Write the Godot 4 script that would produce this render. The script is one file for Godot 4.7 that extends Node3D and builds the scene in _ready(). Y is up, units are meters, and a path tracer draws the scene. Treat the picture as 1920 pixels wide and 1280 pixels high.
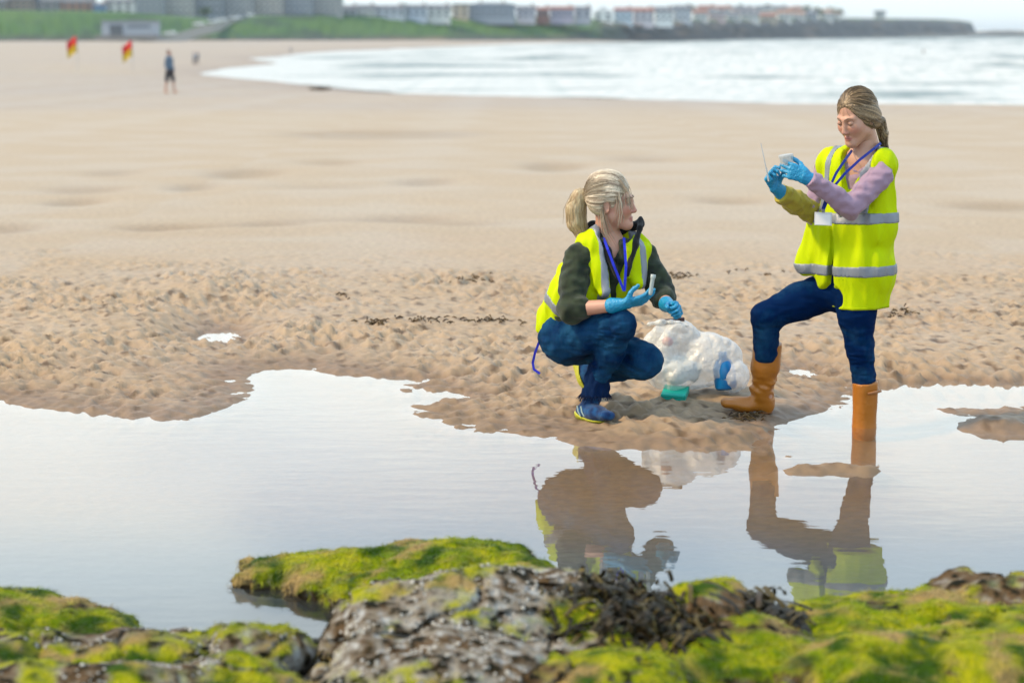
extends Node3D

# ---------------------------------------------------------------- lens and light (tune here)
const FPX := 3733.333          # focal length in pixels of a picture 1920 wide
const EYE := 1.85
const SEA := -1.2
var pitch := atan(577.0 / FPX)
var EXPOSURE := 1.06

# a sight line of the photograph at a real distance in front of the eye
func at(u: float, v: float, d: float) -> Vector3:
	var y := (640.0 - v) / FPX
	var s := d / (cos(pitch) + y * sin(pitch))
	return Vector3((u - 960.0) / FPX * s, EYE + (y * cos(pitch) - sin(pitch)) * s, -d)

func on_level(u: float, v: float, h: float) -> Vector3:
	var y := (640.0 - v) / FPX
	var dy := y * cos(pitch) - sin(pitch)
	var s := (h - EYE) / dy
	return Vector3((u - 960.0) / FPX * s, h, -s * (cos(pitch) + y * sin(pitch)))

func on_sand(u: float, v: float) -> Vector3:
	var p := on_level(u, v, 0.03)
	for i in 12:
		p = on_level(u, v, lerpf(p.y, sand_h(p.x, -p.z), 0.7))
	p.y = sand_h(p.x, -p.z)
	return p

# ---------------------------------------------------------------- geometry collectors
class Geo:
	var v := PackedVector3Array()
	var n := PackedVector3Array()
	var c := PackedColorArray()
	var idx := PackedInt32Array()

	func vert(p: Vector3, nn: Vector3, cc: Color) -> int:
		v.append(p); n.append(nn); c.append(cc)
		return v.size() - 1

	func face(a: Vector3, b: Vector3, d: Vector3, cc: Color) -> void:   # counter-clockwise from outside
		var nn := (b - a).cross(d - a).normalized()
		var i := vert(a, nn, cc); vert(b, nn, cc); vert(d, nn, cc)
		idx.append_array([i, i + 2, i + 1])

	func quad(a: Vector3, b: Vector3, d: Vector3, e: Vector3, cc: Color) -> void:
		var nn := (b - a).cross(d - a).normalized()
		var i := vert(a, nn, cc); vert(b, nn, cc); vert(d, nn, cc); vert(e, nn, cc)
		idx.append_array([i, i + 2, i + 1, i, i + 3, i + 2])

	func box(t: Transform3D, s: Vector3, cc: Color) -> void:
		var h := s * 0.5
		var p := []
		for k in 8:
			p.append(t * Vector3(h.x if k & 1 else -h.x, h.y if k & 2 else -h.y, h.z if k & 4 else -h.z))
		quad(p[4], p[5], p[7], p[6], cc); quad(p[1], p[0], p[2], p[3], cc)
		quad(p[5], p[1], p[3], p[7], cc); quad(p[0], p[4], p[6], p[2], cc)
		quad(p[6], p[7], p[3], p[2], cc); quad(p[0], p[1], p[5], p[4], cc)

	func tube(pts: Array, rad: Array, sides: int, cc: Color, flat := 1.0) -> void:
		var m := pts.size()
		var up := Vector3.UP
		var first := v.size()
		for k in m:
			var dir: Vector3 = (pts[mini(k + 1, m - 1)] - pts[maxi(k - 1, 0)]).normalized()
			if absf(dir.dot(up)) > 0.98: up = Vector3.RIGHT if absf(dir.x) < 0.9 else Vector3.BACK
			var s := up.cross(dir).normalized()
			var w := dir.cross(s).normalized()
			up = w
			var r: float = rad[mini(k, rad.size() - 1)]
			for j in sides:
				var a := TAU * j / sides
				var o := s * cos(a) + w * sin(a) * flat
				vert(pts[k] + o * r, (s * cos(a) * flat + w * sin(a)).normalized(), cc)
		for k in m - 1:
			for j in sides:
				var a0 := first + k * sides + j
				var a1 := first + k * sides + (j + 1) % sides
				idx.append_array([a0, a0 + sides, a1, a1, a0 + sides, a1 + sides])
		for e in [0, m - 1]:
			var mid := vert(pts[e], ((pts[e] - pts[1 if e == 0 else e - 1]) as Vector3).normalized(), cc)
			for j in sides:
				var q0: int = first + e * sides + j
				var q1: int = first + e * sides + (j + 1) % sides
				if e == 0: idx.append_array([mid, q0, q1])
				else: idx.append_array([mid, q1, q0])

	# rings: [[centre height, radius], ...] round the y axis of t
	func lathe(t: Transform3D, prof: Array, sides: int, cc: Color) -> void:
		var first := v.size()
		var m := prof.size()
		for k in m:
			var p0: Vector2 = prof[maxi(k - 1, 0)]
			var p1: Vector2 = prof[mini(k + 1, m - 1)]
			var d := (p1 - p0).normalized()
			for j in sides:
				var a := TAU * j / sides
				var r := Vector3(cos(a), 0, sin(a))
				vert(t * (r * prof[k].y + Vector3(0, prof[k].x, 0)), (t.basis * (r * d.x - Vector3(0, d.y, 0))).normalized(), cc)
		for k in m - 1:
			for j in sides:
				var a0 := first + k * sides + j
				var a1 := first + k * sides + (j + 1) % sides
				idx.append_array([a0, a1, a0 + sides, a1, a1 + sides, a0 + sides])

	func ball(p: Vector3, r: Vector3, cc: Color, b := Basis(), rings := 8, sides := 12) -> void:
		var first := v.size()
		for k in rings + 1:
			var e := -PI / 2 + PI * k / rings
			for j in sides:
				var a := TAU * j / sides
				var q := Vector3(cos(e) * cos(a), sin(e), cos(e) * sin(a))
				vert(p + b * (q * r), (b * (q / r)).normalized(), cc)
		for k in rings:
			for j in sides:
				var a0 := first + k * sides + j
				var a1 := first + k * sides + (j + 1) % sides
				idx.append_array([a0, a1, a0 + sides, a1, a1 + sides, a0 + sides])

	func mesh(t := Transform3D.IDENTITY) -> ArrayMesh:
		var a := []
		a.resize(Mesh.ARRAY_MAX)
		a[Mesh.ARRAY_VERTEX] = t * v
		if t != Transform3D.IDENTITY:
			for i in n.size():
				n[i] = (t.basis * n[i]).normalized()
		a[Mesh.ARRAY_NORMAL] = n
		a[Mesh.ARRAY_COLOR] = c
		a[Mesh.ARRAY_INDEX] = idx
		var m := ArrayMesh.new()
		m.add_surface_from_arrays(Mesh.PRIMITIVE_TRIANGLES, a)
		return m

# distances to tapered oval bones joined with a smooth minimum, meshed as surface nets
class Field:
	var c := 0.01
	var o := Vector3.ZERO
	var nx := 0
	var ny := 0
	var nz := 0
	var f := PackedFloat32Array()
	var ops := []

	func _init(cell: float) -> void:
		c = cell

	func oval(a: Vector3, b: Vector3, ra: Vector2, rb: Vector2, side: Vector3, k := 0.02, cut := false) -> void:
		ops.append([a, b, ra, rb, side, k, cut])

	func bone(a: Vector3, b: Vector3, ra: float, rb: float, k := 0.02, cut := false) -> void:
		var s := (b - a).cross(Vector3(0.31, 0.17, 0.93))
		ops.append([a, b, Vector2(ra, ra), Vector2(rb, rb), s if s.length() > 1e-6 else Vector3.RIGHT, k, cut])

	func chain(p: Array, r: Array, k := 0.02) -> void:
		for i in p.size() - 1:
			bone(p[i], p[i + 1], r[i], r[i + 1], k)

	func ball(p: Vector3, r: Vector3, k := 0.02, cut := false, b := Basis()) -> void:
		ops.append([p, r, b, k, cut])

	func fill(pad := 0.0) -> Field:
		var lo := Vector3.ONE * 1e9
		var hi := -lo
		for q in ops:
			var cut: bool = q[q.size() - 1] if q.size() == 7 else q[4]
			if cut: continue
			var r: float
			if q.size() == 7:
				r = maxf(maxf(q[2].x, q[2].y), maxf(q[3].x, q[3].y)) + q[5] * 0.3
				lo = lo.min(q[0].min(q[1]) - Vector3.ONE * r); hi = hi.max(q[0].max(q[1]) + Vector3.ONE * r)
			else:
				r = maxf(q[1].x, maxf(q[1].y, q[1].z)) + q[3] * 0.3
				lo = lo.min(q[0] - Vector3.ONE * r); hi = hi.max(q[0] + Vector3.ONE * r)
		o = lo - Vector3.ONE * (3.0 * c + pad)
		var s := (hi - o) + Vector3.ONE * (3.0 * c + pad)
		nx = int(ceil(s.x / c)) + 1; ny = int(ceil(s.y / c)) + 1; nz = int(ceil(s.z / c)) + 1
		f.resize(nx * ny * nz)
		f.fill(100.0)
		for q in ops:
			if q.size() == 7: _oval(q[0], q[1], q[2], q[3], q[4], q[5], q[6])
			else: _ball(q[0], q[1], q[2], q[3], q[4])
		return self

	func _oval(a: Vector3, b: Vector3, ra: Vector2, rb: Vector2, side: Vector3, k: float, cut: bool) -> void:
		var ab := b - a
		var l2 := maxf(ab.length_squared(), 1e-9)
		var axis := ab.normalized() if ab.length() > 1e-5 else side.cross(Vector3(0.1, 0.9, 0.3)).normalized()
		var s := (side - axis * side.dot(axis)).normalized()
		var w := axis.cross(s)
		var m := maxf(maxf(ra.x, ra.y), maxf(rb.x, rb.y)) + k + 2.6 * c
		var p0 := (a.min(b) - Vector3.ONE * m - o) / c
		var p1 := (a.max(b) + Vector3.ONE * m - o) / c
		for kz in range(maxi(0, int(p0.z)), mini(nz, int(p1.z) + 2)):
			for ky in range(maxi(0, int(p0.y)), mini(ny, int(p1.y) + 2)):
				var row := (kz * ny + ky) * nx
				for kx in range(maxi(0, int(p0.x)), mini(nx, int(p1.x) + 2)):
					var q := o + Vector3(kx, ky, kz) * c - a
					var t := clampf(q.dot(ab) / l2, 0.0, 1.0)
					q -= ab * t
					var rs := lerpf(ra.x, rb.x, t)
					var rw := lerpf(ra.y, rb.y, t)
					var r := minf(rs, rw)
					var d := (Vector3(q.dot(s) / rs, q.dot(w) / rw, q.dot(axis) / r).length() - 1.0) * r
					_join(row + kx, d, k, cut)

	func _ball(p: Vector3, r: Vector3, bb: Basis, k: float, cut: bool) -> void:
		var m := maxf(r.x, maxf(r.y, r.z)) + k + 2.6 * c
		var rr := minf(r.x, minf(r.y, r.z))
		var inv := bb.inverse()
		var p0 := (p - Vector3.ONE * m - o) / c
		var p1 := (p + Vector3.ONE * m - o) / c
		for kz in range(maxi(0, int(p0.z)), mini(nz, int(p1.z) + 2)):
			for ky in range(maxi(0, int(p0.y)), mini(ny, int(p1.y) + 2)):
				var row := (kz * ny + ky) * nx
				for kx in range(maxi(0, int(p0.x)), mini(nx, int(p1.x) + 2)):
					var q := inv * (o + Vector3(kx, ky, kz) * c - p) / r
					_join(row + kx, (q.length() - 1.0) * rr, k, cut)

	func _join(i: int, d: float, k: float, cut: bool) -> void:
		var e := f[i]
		if cut:
			var h := maxf(k - absf(-d - e), 0.0)
			f[i] = maxf(e, -d) + h * h / (4.0 * k)
		else:
			var h := maxf(k - absf(e - d), 0.0)
			f[i] = minf(e, d) - h * h / (4.0 * k)

	func clip(p: Vector3, nn: Vector3) -> Field:      # keeps the side that nn points away from
		nn = nn.normalized()
		var i := 0
		for kz in nz:
			for ky in ny:
				for kx in nx:
					if f[i] < 3.0 * c:
						f[i] = maxf(f[i], (o + Vector3(kx, ky, kz) * c - p).dot(nn))
					i += 1
		return self

	func rough(noise: FastNoiseLite, amp: float, stretch := Vector3.ONE) -> Field:
		var i := 0
		var lim := amp + 2.6 * c
		for kz in nz:
			for ky in ny:
				for kx in nx:
					if absf(f[i]) < lim:
						f[i] += amp * noise.get_noise_3dv((o + Vector3(kx, ky, kz) * c) * stretch)
					i += 1
		return self

	func call_rough(how: Callable, lim: float) -> Field:
		var i := 0
		lim += 2.6 * c
		for kz in nz:
			for ky in ny:
				for kx in nx:
					if absf(f[i]) < lim:
						f[i] += how.call(o + Vector3(kx, ky, kz) * c)
					i += 1
		return self

	# a copy of the field: proud by out, kept only where how(p) < 0
	func band(out: float, how: Callable) -> Field:
		var b := Field.new(c)
		b.o = o; b.nx = nx; b.ny = ny; b.nz = nz
		b.f = f.duplicate()
		var i := 0
		for kz in nz:
			for ky in ny:
				for kx in nx:
					if b.f[i] < 3.0 * c + out and b.f[i] > -6.0 * c:
						b.f[i] = maxf(b.f[i] - out, how.call(o + Vector3(kx, ky, kz) * c))
					else:
						b.f[i] = maxf(b.f[i], 0.5 * c) if b.f[i] > 0 else 3.0 * c
					i += 1
		return b

	func into(g: Geo, tint = null, plain := Color.WHITE, t := Transform3D.IDENTITY) -> void:
		var vid := PackedInt32Array()
		vid.resize(f.size())
		vid.fill(-1)
		var sy := nx
		var sz := nx * ny
		var lim := 2.8 * c
		var off := [0, 1, sy, sy + 1, sz, sz + 1, sz + sy, sz + sy + 1]
		var corner := []
		for k in 8:
			corner.append(Vector3(k & 1, (k >> 1) & 1, (k >> 2) & 1))
		var edges := [[0, 1], [2, 3], [4, 5], [6, 7], [0, 2], [1, 3], [4, 6], [5, 7], [0, 4], [1, 5], [2, 6], [3, 7]]
		var live := PackedInt32Array()
		var val := PackedFloat32Array()
		val.resize(8)
		for kz in nz - 1:
			for ky in ny - 1:
				var row := (kz * ny + ky) * nx
				for kx in nx - 1:
					var i := row + kx
					var v0 := f[i]
					if v0 > lim or v0 < -lim: continue
					var neg := 0
					for k in 8:
						val[k] = f[i + off[k]]
						if val[k] < 0.0: neg += 1
					if neg == 0 or neg == 8: continue
					var s := Vector3.ZERO
					var m := 0
					for e in edges:
						var va := val[e[0]]
						var vb := val[e[1]]
						if (va < 0.0) != (vb < 0.0):
							s += corner[e[0]].lerp(corner[e[1]], va / (va - vb))
							m += 1
					var grad := Vector3(val[1] - val[0] + val[3] - val[2] + val[5] - val[4] + val[7] - val[6], val[2] - val[0] + val[3] - val[1] + val[6] - val[4] + val[7] - val[5], val[4] - val[0] + val[5] - val[1] + val[6] - val[2] + val[7] - val[3]).normalized()
					var p := o + (Vector3(kx, ky, kz) + s / m) * c
					vid[i] = g.vert(t * p, (t.basis * grad).normalized(), tint.call(p, grad) if tint != null else plain)
					live.append(i)
		for i in live:
			var inside := f[i] < 0.0
			for ax in 3:
				var s0 := [1, sy, sz][ax] as int
				if (f[i + s0] < 0.0) == inside: continue
				var s1 := [sy, sz, 1][ax] as int
				var s2 := [sz, 1, sy][ax] as int
				if i - s1 - s2 < 0: continue
				var a := vid[i]
				var b := vid[i - s1]
				var d := vid[i - s1 - s2]
				var e := vid[i - s2]
				if a < 0 or b < 0 or d < 0 or e < 0: continue
				if inside: g.idx.append_array([a, d, b, a, e, d])
				else: g.idx.append_array([a, b, d, a, d, e])

# ---------------------------------------------------------------- scene helpers
var taken := {}

func numbered(called: String) -> String:
	var k: int = taken.get(called, -1) + 1
	taken[called] = k
	return called if k == 0 else "%s_%03d" % [called, k]

func tag(o: Node3D, label: String, category := "", group := "", kind := "") -> Node3D:
	if label: o.set_meta("label", label)
	if category: o.set_meta("category", category)
	if group: o.set_meta("group", group)
	if kind: o.set_meta("kind", kind)
	return o

func thing(called: String, where: Vector3, label: String, category: String, group := "") -> Node3D:
	var o := Node3D.new()
	o.name = numbered(called)
	add_child(o, true)
	o.position = where
	return tag(o, label, category, group)

# geometry is given in the world's axes; parts are moved into their parent's
func obj(called: String, g: Variant, m: Material, parent: Node3D = null, here := false) -> MeshInstance3D:
	var o := MeshInstance3D.new()
	var t := Transform3D.IDENTITY
	var q: Node = parent
	while q != null and q != self and not here:
		t = (q as Node3D).transform * t
		q = q.get_parent()
	if g is Geo:
		o.mesh = g.mesh(t.affine_inverse())
	else:
		o.mesh = g
	o.material_override = m
	if parent == null:
		o.name = numbered(called)
		add_child(o, true)
	else:
		o.name = called
		parent.add_child(o, true)
	return o

func lin(r: float, g: float, b: float) -> Color:
	return Color(r, g, b)

func noise(seed_: int, freq: float, octaves := 3, kind := FastNoiseLite.TYPE_SIMPLEX_SMOOTH) -> FastNoiseLite:
	var n := FastNoiseLite.new()
	n.seed = seed_
	n.frequency = freq
	n.noise_type = kind
	n.fractal_type = FastNoiseLite.FRACTAL_FBM if octaves > 1 else FastNoiseLite.FRACTAL_NONE
	n.fractal_octaves = octaves
	return n

func noise_tex(n: FastNoiseLite, size := 512, ramp = null, normal := false, bump := 4.0) -> NoiseTexture2D:
	var t := NoiseTexture2D.new()
	t.width = size; t.height = size
	t.seamless = true
	t.seamless_blend_skirt = 0.03
	t.noise = n
	t.as_normal_map = normal
	t.bump_strength = bump
	if ramp != null:
		var g := Gradient.new()
		g.offsets = PackedFloat32Array(ramp[0])
		g.colors = PackedColorArray(ramp[1])
		t.color_ramp = g
	return t

# every surface: base colour from the mesh's vertex colours, grain and relief from noise
func mat(rough: float, color := Color.WHITE, spec := 0.5, bump: Texture2D = null, bump_cm := 0.0, tile := 1.0, grain: Texture2D = null) -> StandardMaterial3D:
	var m := StandardMaterial3D.new()
	m.vertex_color_use_as_albedo = true
	m.albedo_color = color.linear_to_srgb()
	m.roughness = rough
	m.metallic_specular = spec
	m.uv1_triplanar = true
	m.uv1_world_triplanar = true
	m.uv1_scale = Vector3.ONE * tile
	if bump:
		m.heightmap_enabled = true
		m.heightmap_texture = bump
		m.heightmap_scale = bump_cm
	if grain:
		m.albedo_texture = grain
	return m

func build_light() -> void:
	var cam := Camera3D.new()
	cam.name = "camera"
	cam.position = Vector3(0, EYE, 0)
	cam.rotation.x = -pitch
	var lens := CameraAttributesPhysical.new()
	lens.frustum_focal_length = 70.0
	lens.frustum_focus_distance = 9.45
	lens.frustum_near = 0.2
	lens.frustum_far = 12000.0
	lens.exposure_aperture = 2.2
	cam.attributes = lens
	add_child(cam)
	cam.current = true

	# bright haze low over the sea, thinning upwards to broken cloud and soft blue
	var n := noise(5, 2.1, 4)
	var w := 512
	var h := 256
	var im := Image.create(w, h, false, Image.FORMAT_RGBF)
	for j in h:
		var el := PI / 2 - PI * (j + 0.5) / h
		var up := sin(el)
		var white := lerpf(0.86, 2.15, 1.0 - exp(-maxf(up, 0.0) / 0.11))
		for i in w:
			var a := TAU * (i + 0.5) / w
			var p := Vector3(cos(el) * cos(a), up * 2.6, cos(el) * sin(a))
			var q := n.get_noise_3dv(p)
			var c := Color(white * 0.89, white * 0.985, white * 1.0)
			var clear := clampf(smoothstep(0.15, 0.45, up) * 0.75 + smoothstep(-0.08, 0.30, q) * smoothstep(0.15, 0.26, up) * 0.6, 0.0, 1.0)
			c = c.lerp(Color(0.62, 0.98, 1.45), clear * 0.85)
			if up < 0.0: c = Color(0.5, 0.5, 0.48)
			im.set_pixel(i, j, c)
	var sm := PanoramaSkyMaterial.new()
	sm.panorama = ImageTexture.create_from_image(im)
	var sky := Sky.new()
	sky.sky_material = sm
	var e := Environment.new()
	e.background_mode = Environment.BG_SKY
	e.sky = sky
	e.tonemap_mode = Environment.TONE_MAPPER_LINEAR
	e.tonemap_exposure = EXPOSURE
	e.sdfgi_enabled = true
	e.ssao_enabled = true
	e.ssil_enabled = true
	e.fog_enabled = true
	e.fog_light_color = Color(0.86, 0.92, 0.97)
	e.fog_density = 0.00011
	var we := WorldEnvironment.new()
	we.name = "daylight"
	we.environment = e
	add_child(we)
	var sun := DirectionalLight3D.new()
	sun.name = "sun"
	sun.light_energy = 1.5
	sun.light_angular_distance = 6.0
	sun.light_color = Color(1.0, 0.885, 0.72)
	sun.shadow_enabled = true
	sun.look_at_from_position(Vector3(-0.82, 0.84, 0.10) , Vector3.ZERO)
	add_child(sun)

func _ready() -> void:
	var t0 := Time.get_ticks_msec()
	build_light()
	lay_out()
	build_sand()
	build_pool()
	build_sea()
	build_coast()
	build_town()
	build_rocks()
	people_materials()
	standing_woman()
	crouching_woman()
	build_things()
	print("built ", Time.get_ticks_msec() - t0)

# ---------------------------------------------------------------- the lie of the land
var pool_line: PackedVector2Array          # x, distance
var pool_grid := PackedFloat32Array()
const PG := 0.06
var shore_line: PackedVector2Array
var dents := []                            # [x, d, rx, rd, height]
var n_lump := noise(11, 3.6, 2)
var n_fine := noise(12, 9.5, 2)
var hollow := 0.0                          # the last dent or mound met by sand_h
var n_churn := churned()
var n_grit := noise(17, 24.0, 2)
var n_wide := noise(13, 0.55, 2)
var n_far := noise(14, 0.16, 3)
var n_ripple := noise(15, 1.0, 2)

func churned() -> FastNoiseLite:
	var n := noise(18, 4.2, 1, FastNoiseLite.TYPE_CELLULAR)
	n.domain_warp_enabled = true
	n.domain_warp_amplitude = 0.25
	n.domain_warp_frequency = 2.5
	return n

func distance_to(poly: PackedVector2Array, p: Vector2) -> float:      # > 0 outside
	var best := 1e9
	var inside := false
	var m := poly.size()
	var j := m - 1
	for i in m:
		var a := poly[i]
		var b := poly[j]
		var e := b - a
		var w := p - a
		best = minf(best, (w - e * clampf(w.dot(e) / maxf(e.length_squared(), 1e-9), 0.0, 1.0)).length_squared())
		if (a.y > p.y) != (b.y > p.y) and p.x < (b.x - a.x) * (p.y - a.y) / (b.y - a.y) + a.x:
			inside = not inside
		j = i
	return -sqrt(best) if inside else sqrt(best)

func plan(px: Array, h: float) -> PackedVector2Array:
	var r := PackedVector2Array()
	for q in px:
		var p := on_level(q[0], q[1], h)
		r.append(Vector2(p.x, -p.z))
	return r

func lay_out() -> void:
	pool_line = plan([[-300, 742], [0, 752], [60, 765], [150, 771], [260, 783], [340, 786], [385, 775], [420, 761], [472, 740], [474, 722], [464, 707], [490, 694], [560, 690], [640, 702], [720, 720], [745, 734], [792, 744],
		[768, 762], [780, 780], [830, 796], [900, 808], [980, 813], [1060, 826], [1110, 838], [1200, 840], [1330, 836], [1400, 826], [1436, 812], [1450, 798], [1500, 782], [1570, 764], [1640, 755], [1730, 757], [1790, 778], [1850, 806], [1930, 812], [2100, 800]], 0.0)
	pool_line.append(Vector2(9, 3)); pool_line.append(Vector2(-9, 3))
	for k in 260:
		for i in 260:
			pool_grid.append(distance_to(pool_line, Vector2(-7.8 + i * PG, 3.0 + k * PG)))
	shore_line = plan([[2600, 206], [2100, 200], [1920, 199], [1700, 197], [1500, 195], [1300, 189], [1100, 183], [900, 179], [700, 171], [560, 158], [470, 149], [390, 139], [430, 128], [540, 120], [480, 109], [600, 98], [780, 90], [900, 85], [1010, 81], [1200, 78.5], [1290, 77.2], [1400, 74], [1600, 71.5], [1830, 68.5], [1930, 66]], SEA)
	shore_line.append(Vector2(3000, 7000)); shore_line.append(Vector2(9000, 7000)); shore_line.append(Vector2(9000, 60)); 
	for q in [[1570, 870, .26, .13, .08], [1505, 878, .14, .09, .05], [1630, 876, .09, .07, .05], [1486, 848, .10, .06, .05], [1395, 835, .12, .06, .03], [1700, 800, .0, .0, .0], [1860, 795, .22, .16, .05], [1800, 762, .3, .14, .035],
			[400, 618, .28, .75, -.098], [440, 632, .22, .35, -.04], [1850, 732, .62, .42, -.105], [1500, 686, .24, .40, -.068], [1870, 772, .5, .2, -.015], [1310, 812, .3, .2, .02], [770, 705, .25, .12, -.04], [830, 735, .2, .1, -.04],
			[1110, 785, .2, .16, -.022], [1622, 814, .2, .16, -.05], [1420, 752, .3, .22, .03], [1300, 720, .5, .35, .03], [350, 560, .45, .5, .05], [230, 620, .7, .7, .05],
			[140, 388, .30, .55, -.07], [455, 329, .45, .9, -.08], [290, 439, .34, .30, -.05], [370, 435, .5, .28, -.035], [510, 430, .34, .3, -.045], [640, 424, .6, .3, -.025], [770, 421, .42, .36, -.055], [880, 430, .5, .3, -.03], [800, 345, .35, .6, -.06], [600, 355, .8, .7, -.03], [1040, 313, .4, 1.0, -.08], [1370, 385, .4, .6, -.05], [1880, 395, .6, .6, -.06], [720, 240, 1.8, 2.2, -.08], [360, 357, .28, .7, -.06], [0, 440, .4, .45, -.05], [160, 362, .5, .7, -.05], [210, 328, .4, .8, -.04], [620, 305, .5, .9, -.04], [1200, 297, .6, 1.1, -.04]]:
		if q[2] > 0.0:
			var p := on_level(q[0], q[1], 0.02)
			dents.append([p.x, -p.z, q[2], q[3], q[4]])

func pool_far(x: float, d: float) -> float:
	var i := (x + 7.8) / PG
	var k := (d - 3.0) / PG
	if i < 0 or k < 0 or i >= 258 or k >= 258:
		return 3.0 if d > 9.0 else -1.0
	var a := int(k) * 260 + int(i)
	var fi := i - int(i)
	var fk := k - int(k)
	return lerpf(lerpf(pool_grid[a], pool_grid[a + 1], fi), lerpf(pool_grid[a + 260], pool_grid[a + 261], fi), fk)

func sand_h(x: float, d: float) -> float:
	var h: float
	hollow = 0.0
	if d < 60.0:
		for q in dents:
			var ux: float = (x - q[0]) / q[2]
			var ud: float = (d - q[1]) / q[3]
			var e := ux * ux + ud * ud
			if e < 6.0:
				hollow += q[4] * exp(-e)
	if d < 24.0:
		var s := pool_far(x, d)
		if s > 0.0:
			h = 0.004 + 0.055 * (1.0 - exp(-s / 0.7)) + 0.016 * minf(s, 2.0)
		else:
			h = -0.085 * (1.0 - exp(s / 0.35))
		var w := smoothstep(17.0, 13.6, d + 1.6 * n_wide.get_noise_2d(x * 1.7, d * 1.7 + 40.0)) * clampf(0.75 + 0.9 * n_wide.get_noise_2d(x * 1.3 + 90.0, d), 0.3, 1.1) * (1.0 if s > 0.0 else clampf(exp(s / 0.25) + maxf(hollow, 0.0) * 22.0, 0.0, 1.0))
		if w > 0.0:
			var l := n_lump.get_noise_2d(x, d * 0.8)
			w *= 0.55 + 0.45 * smoothstep(0.1, 0.9, s)
			h += w * smoothstep(0.6, -1.4, x + 0.8 * n_wide.get_noise_2d(d, x)) * 0.034 * (-0.45 - n_churn.get_noise_2d(x, d * 0.8))
			h += w * (0.030 * (1.0 - 1.6 * absf(l)) - 0.018 + 0.030 * n_fine.get_noise_2d(x, d * 0.8) + 0.013 * smoothstep(0.05, 0.5, s) * n_grit.get_noise_2d(x, d * 0.8) + 0.03 * n_wide.get_noise_2d(x, d))
		h += 0.025 * n_far.get_noise_2d(x * 2.0, d * 3.0) * smoothstep(13.0, 18.0, d)
	else:
		h = 0.091 + 0.025 * n_far.get_noise_2d(x * 2.0, d * 3.0) * smoothstep(60.0, 24.0, d)
	if d > 17.0:
		var sd := distance_to(shore_line, Vector2(x, d)) if d > 55.0 else 30.0
		var beach := SEA + clampf(sd * 0.03, -2.0, 0.55) + 0.06 * n_far.get_noise_2d(x * 0.3, d * 0.12)
		h = lerpf(h, beach, smoothstep(17.0, 88.0, d) if d < 88.0 else 1.0)
		if d > 55.0 and d < 88.0:
			h = minf(h, lerpf(h, SEA + sd * 0.03, smoothstep(6.0, 0.0, sd)))
	h += hollow
	return h

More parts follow.
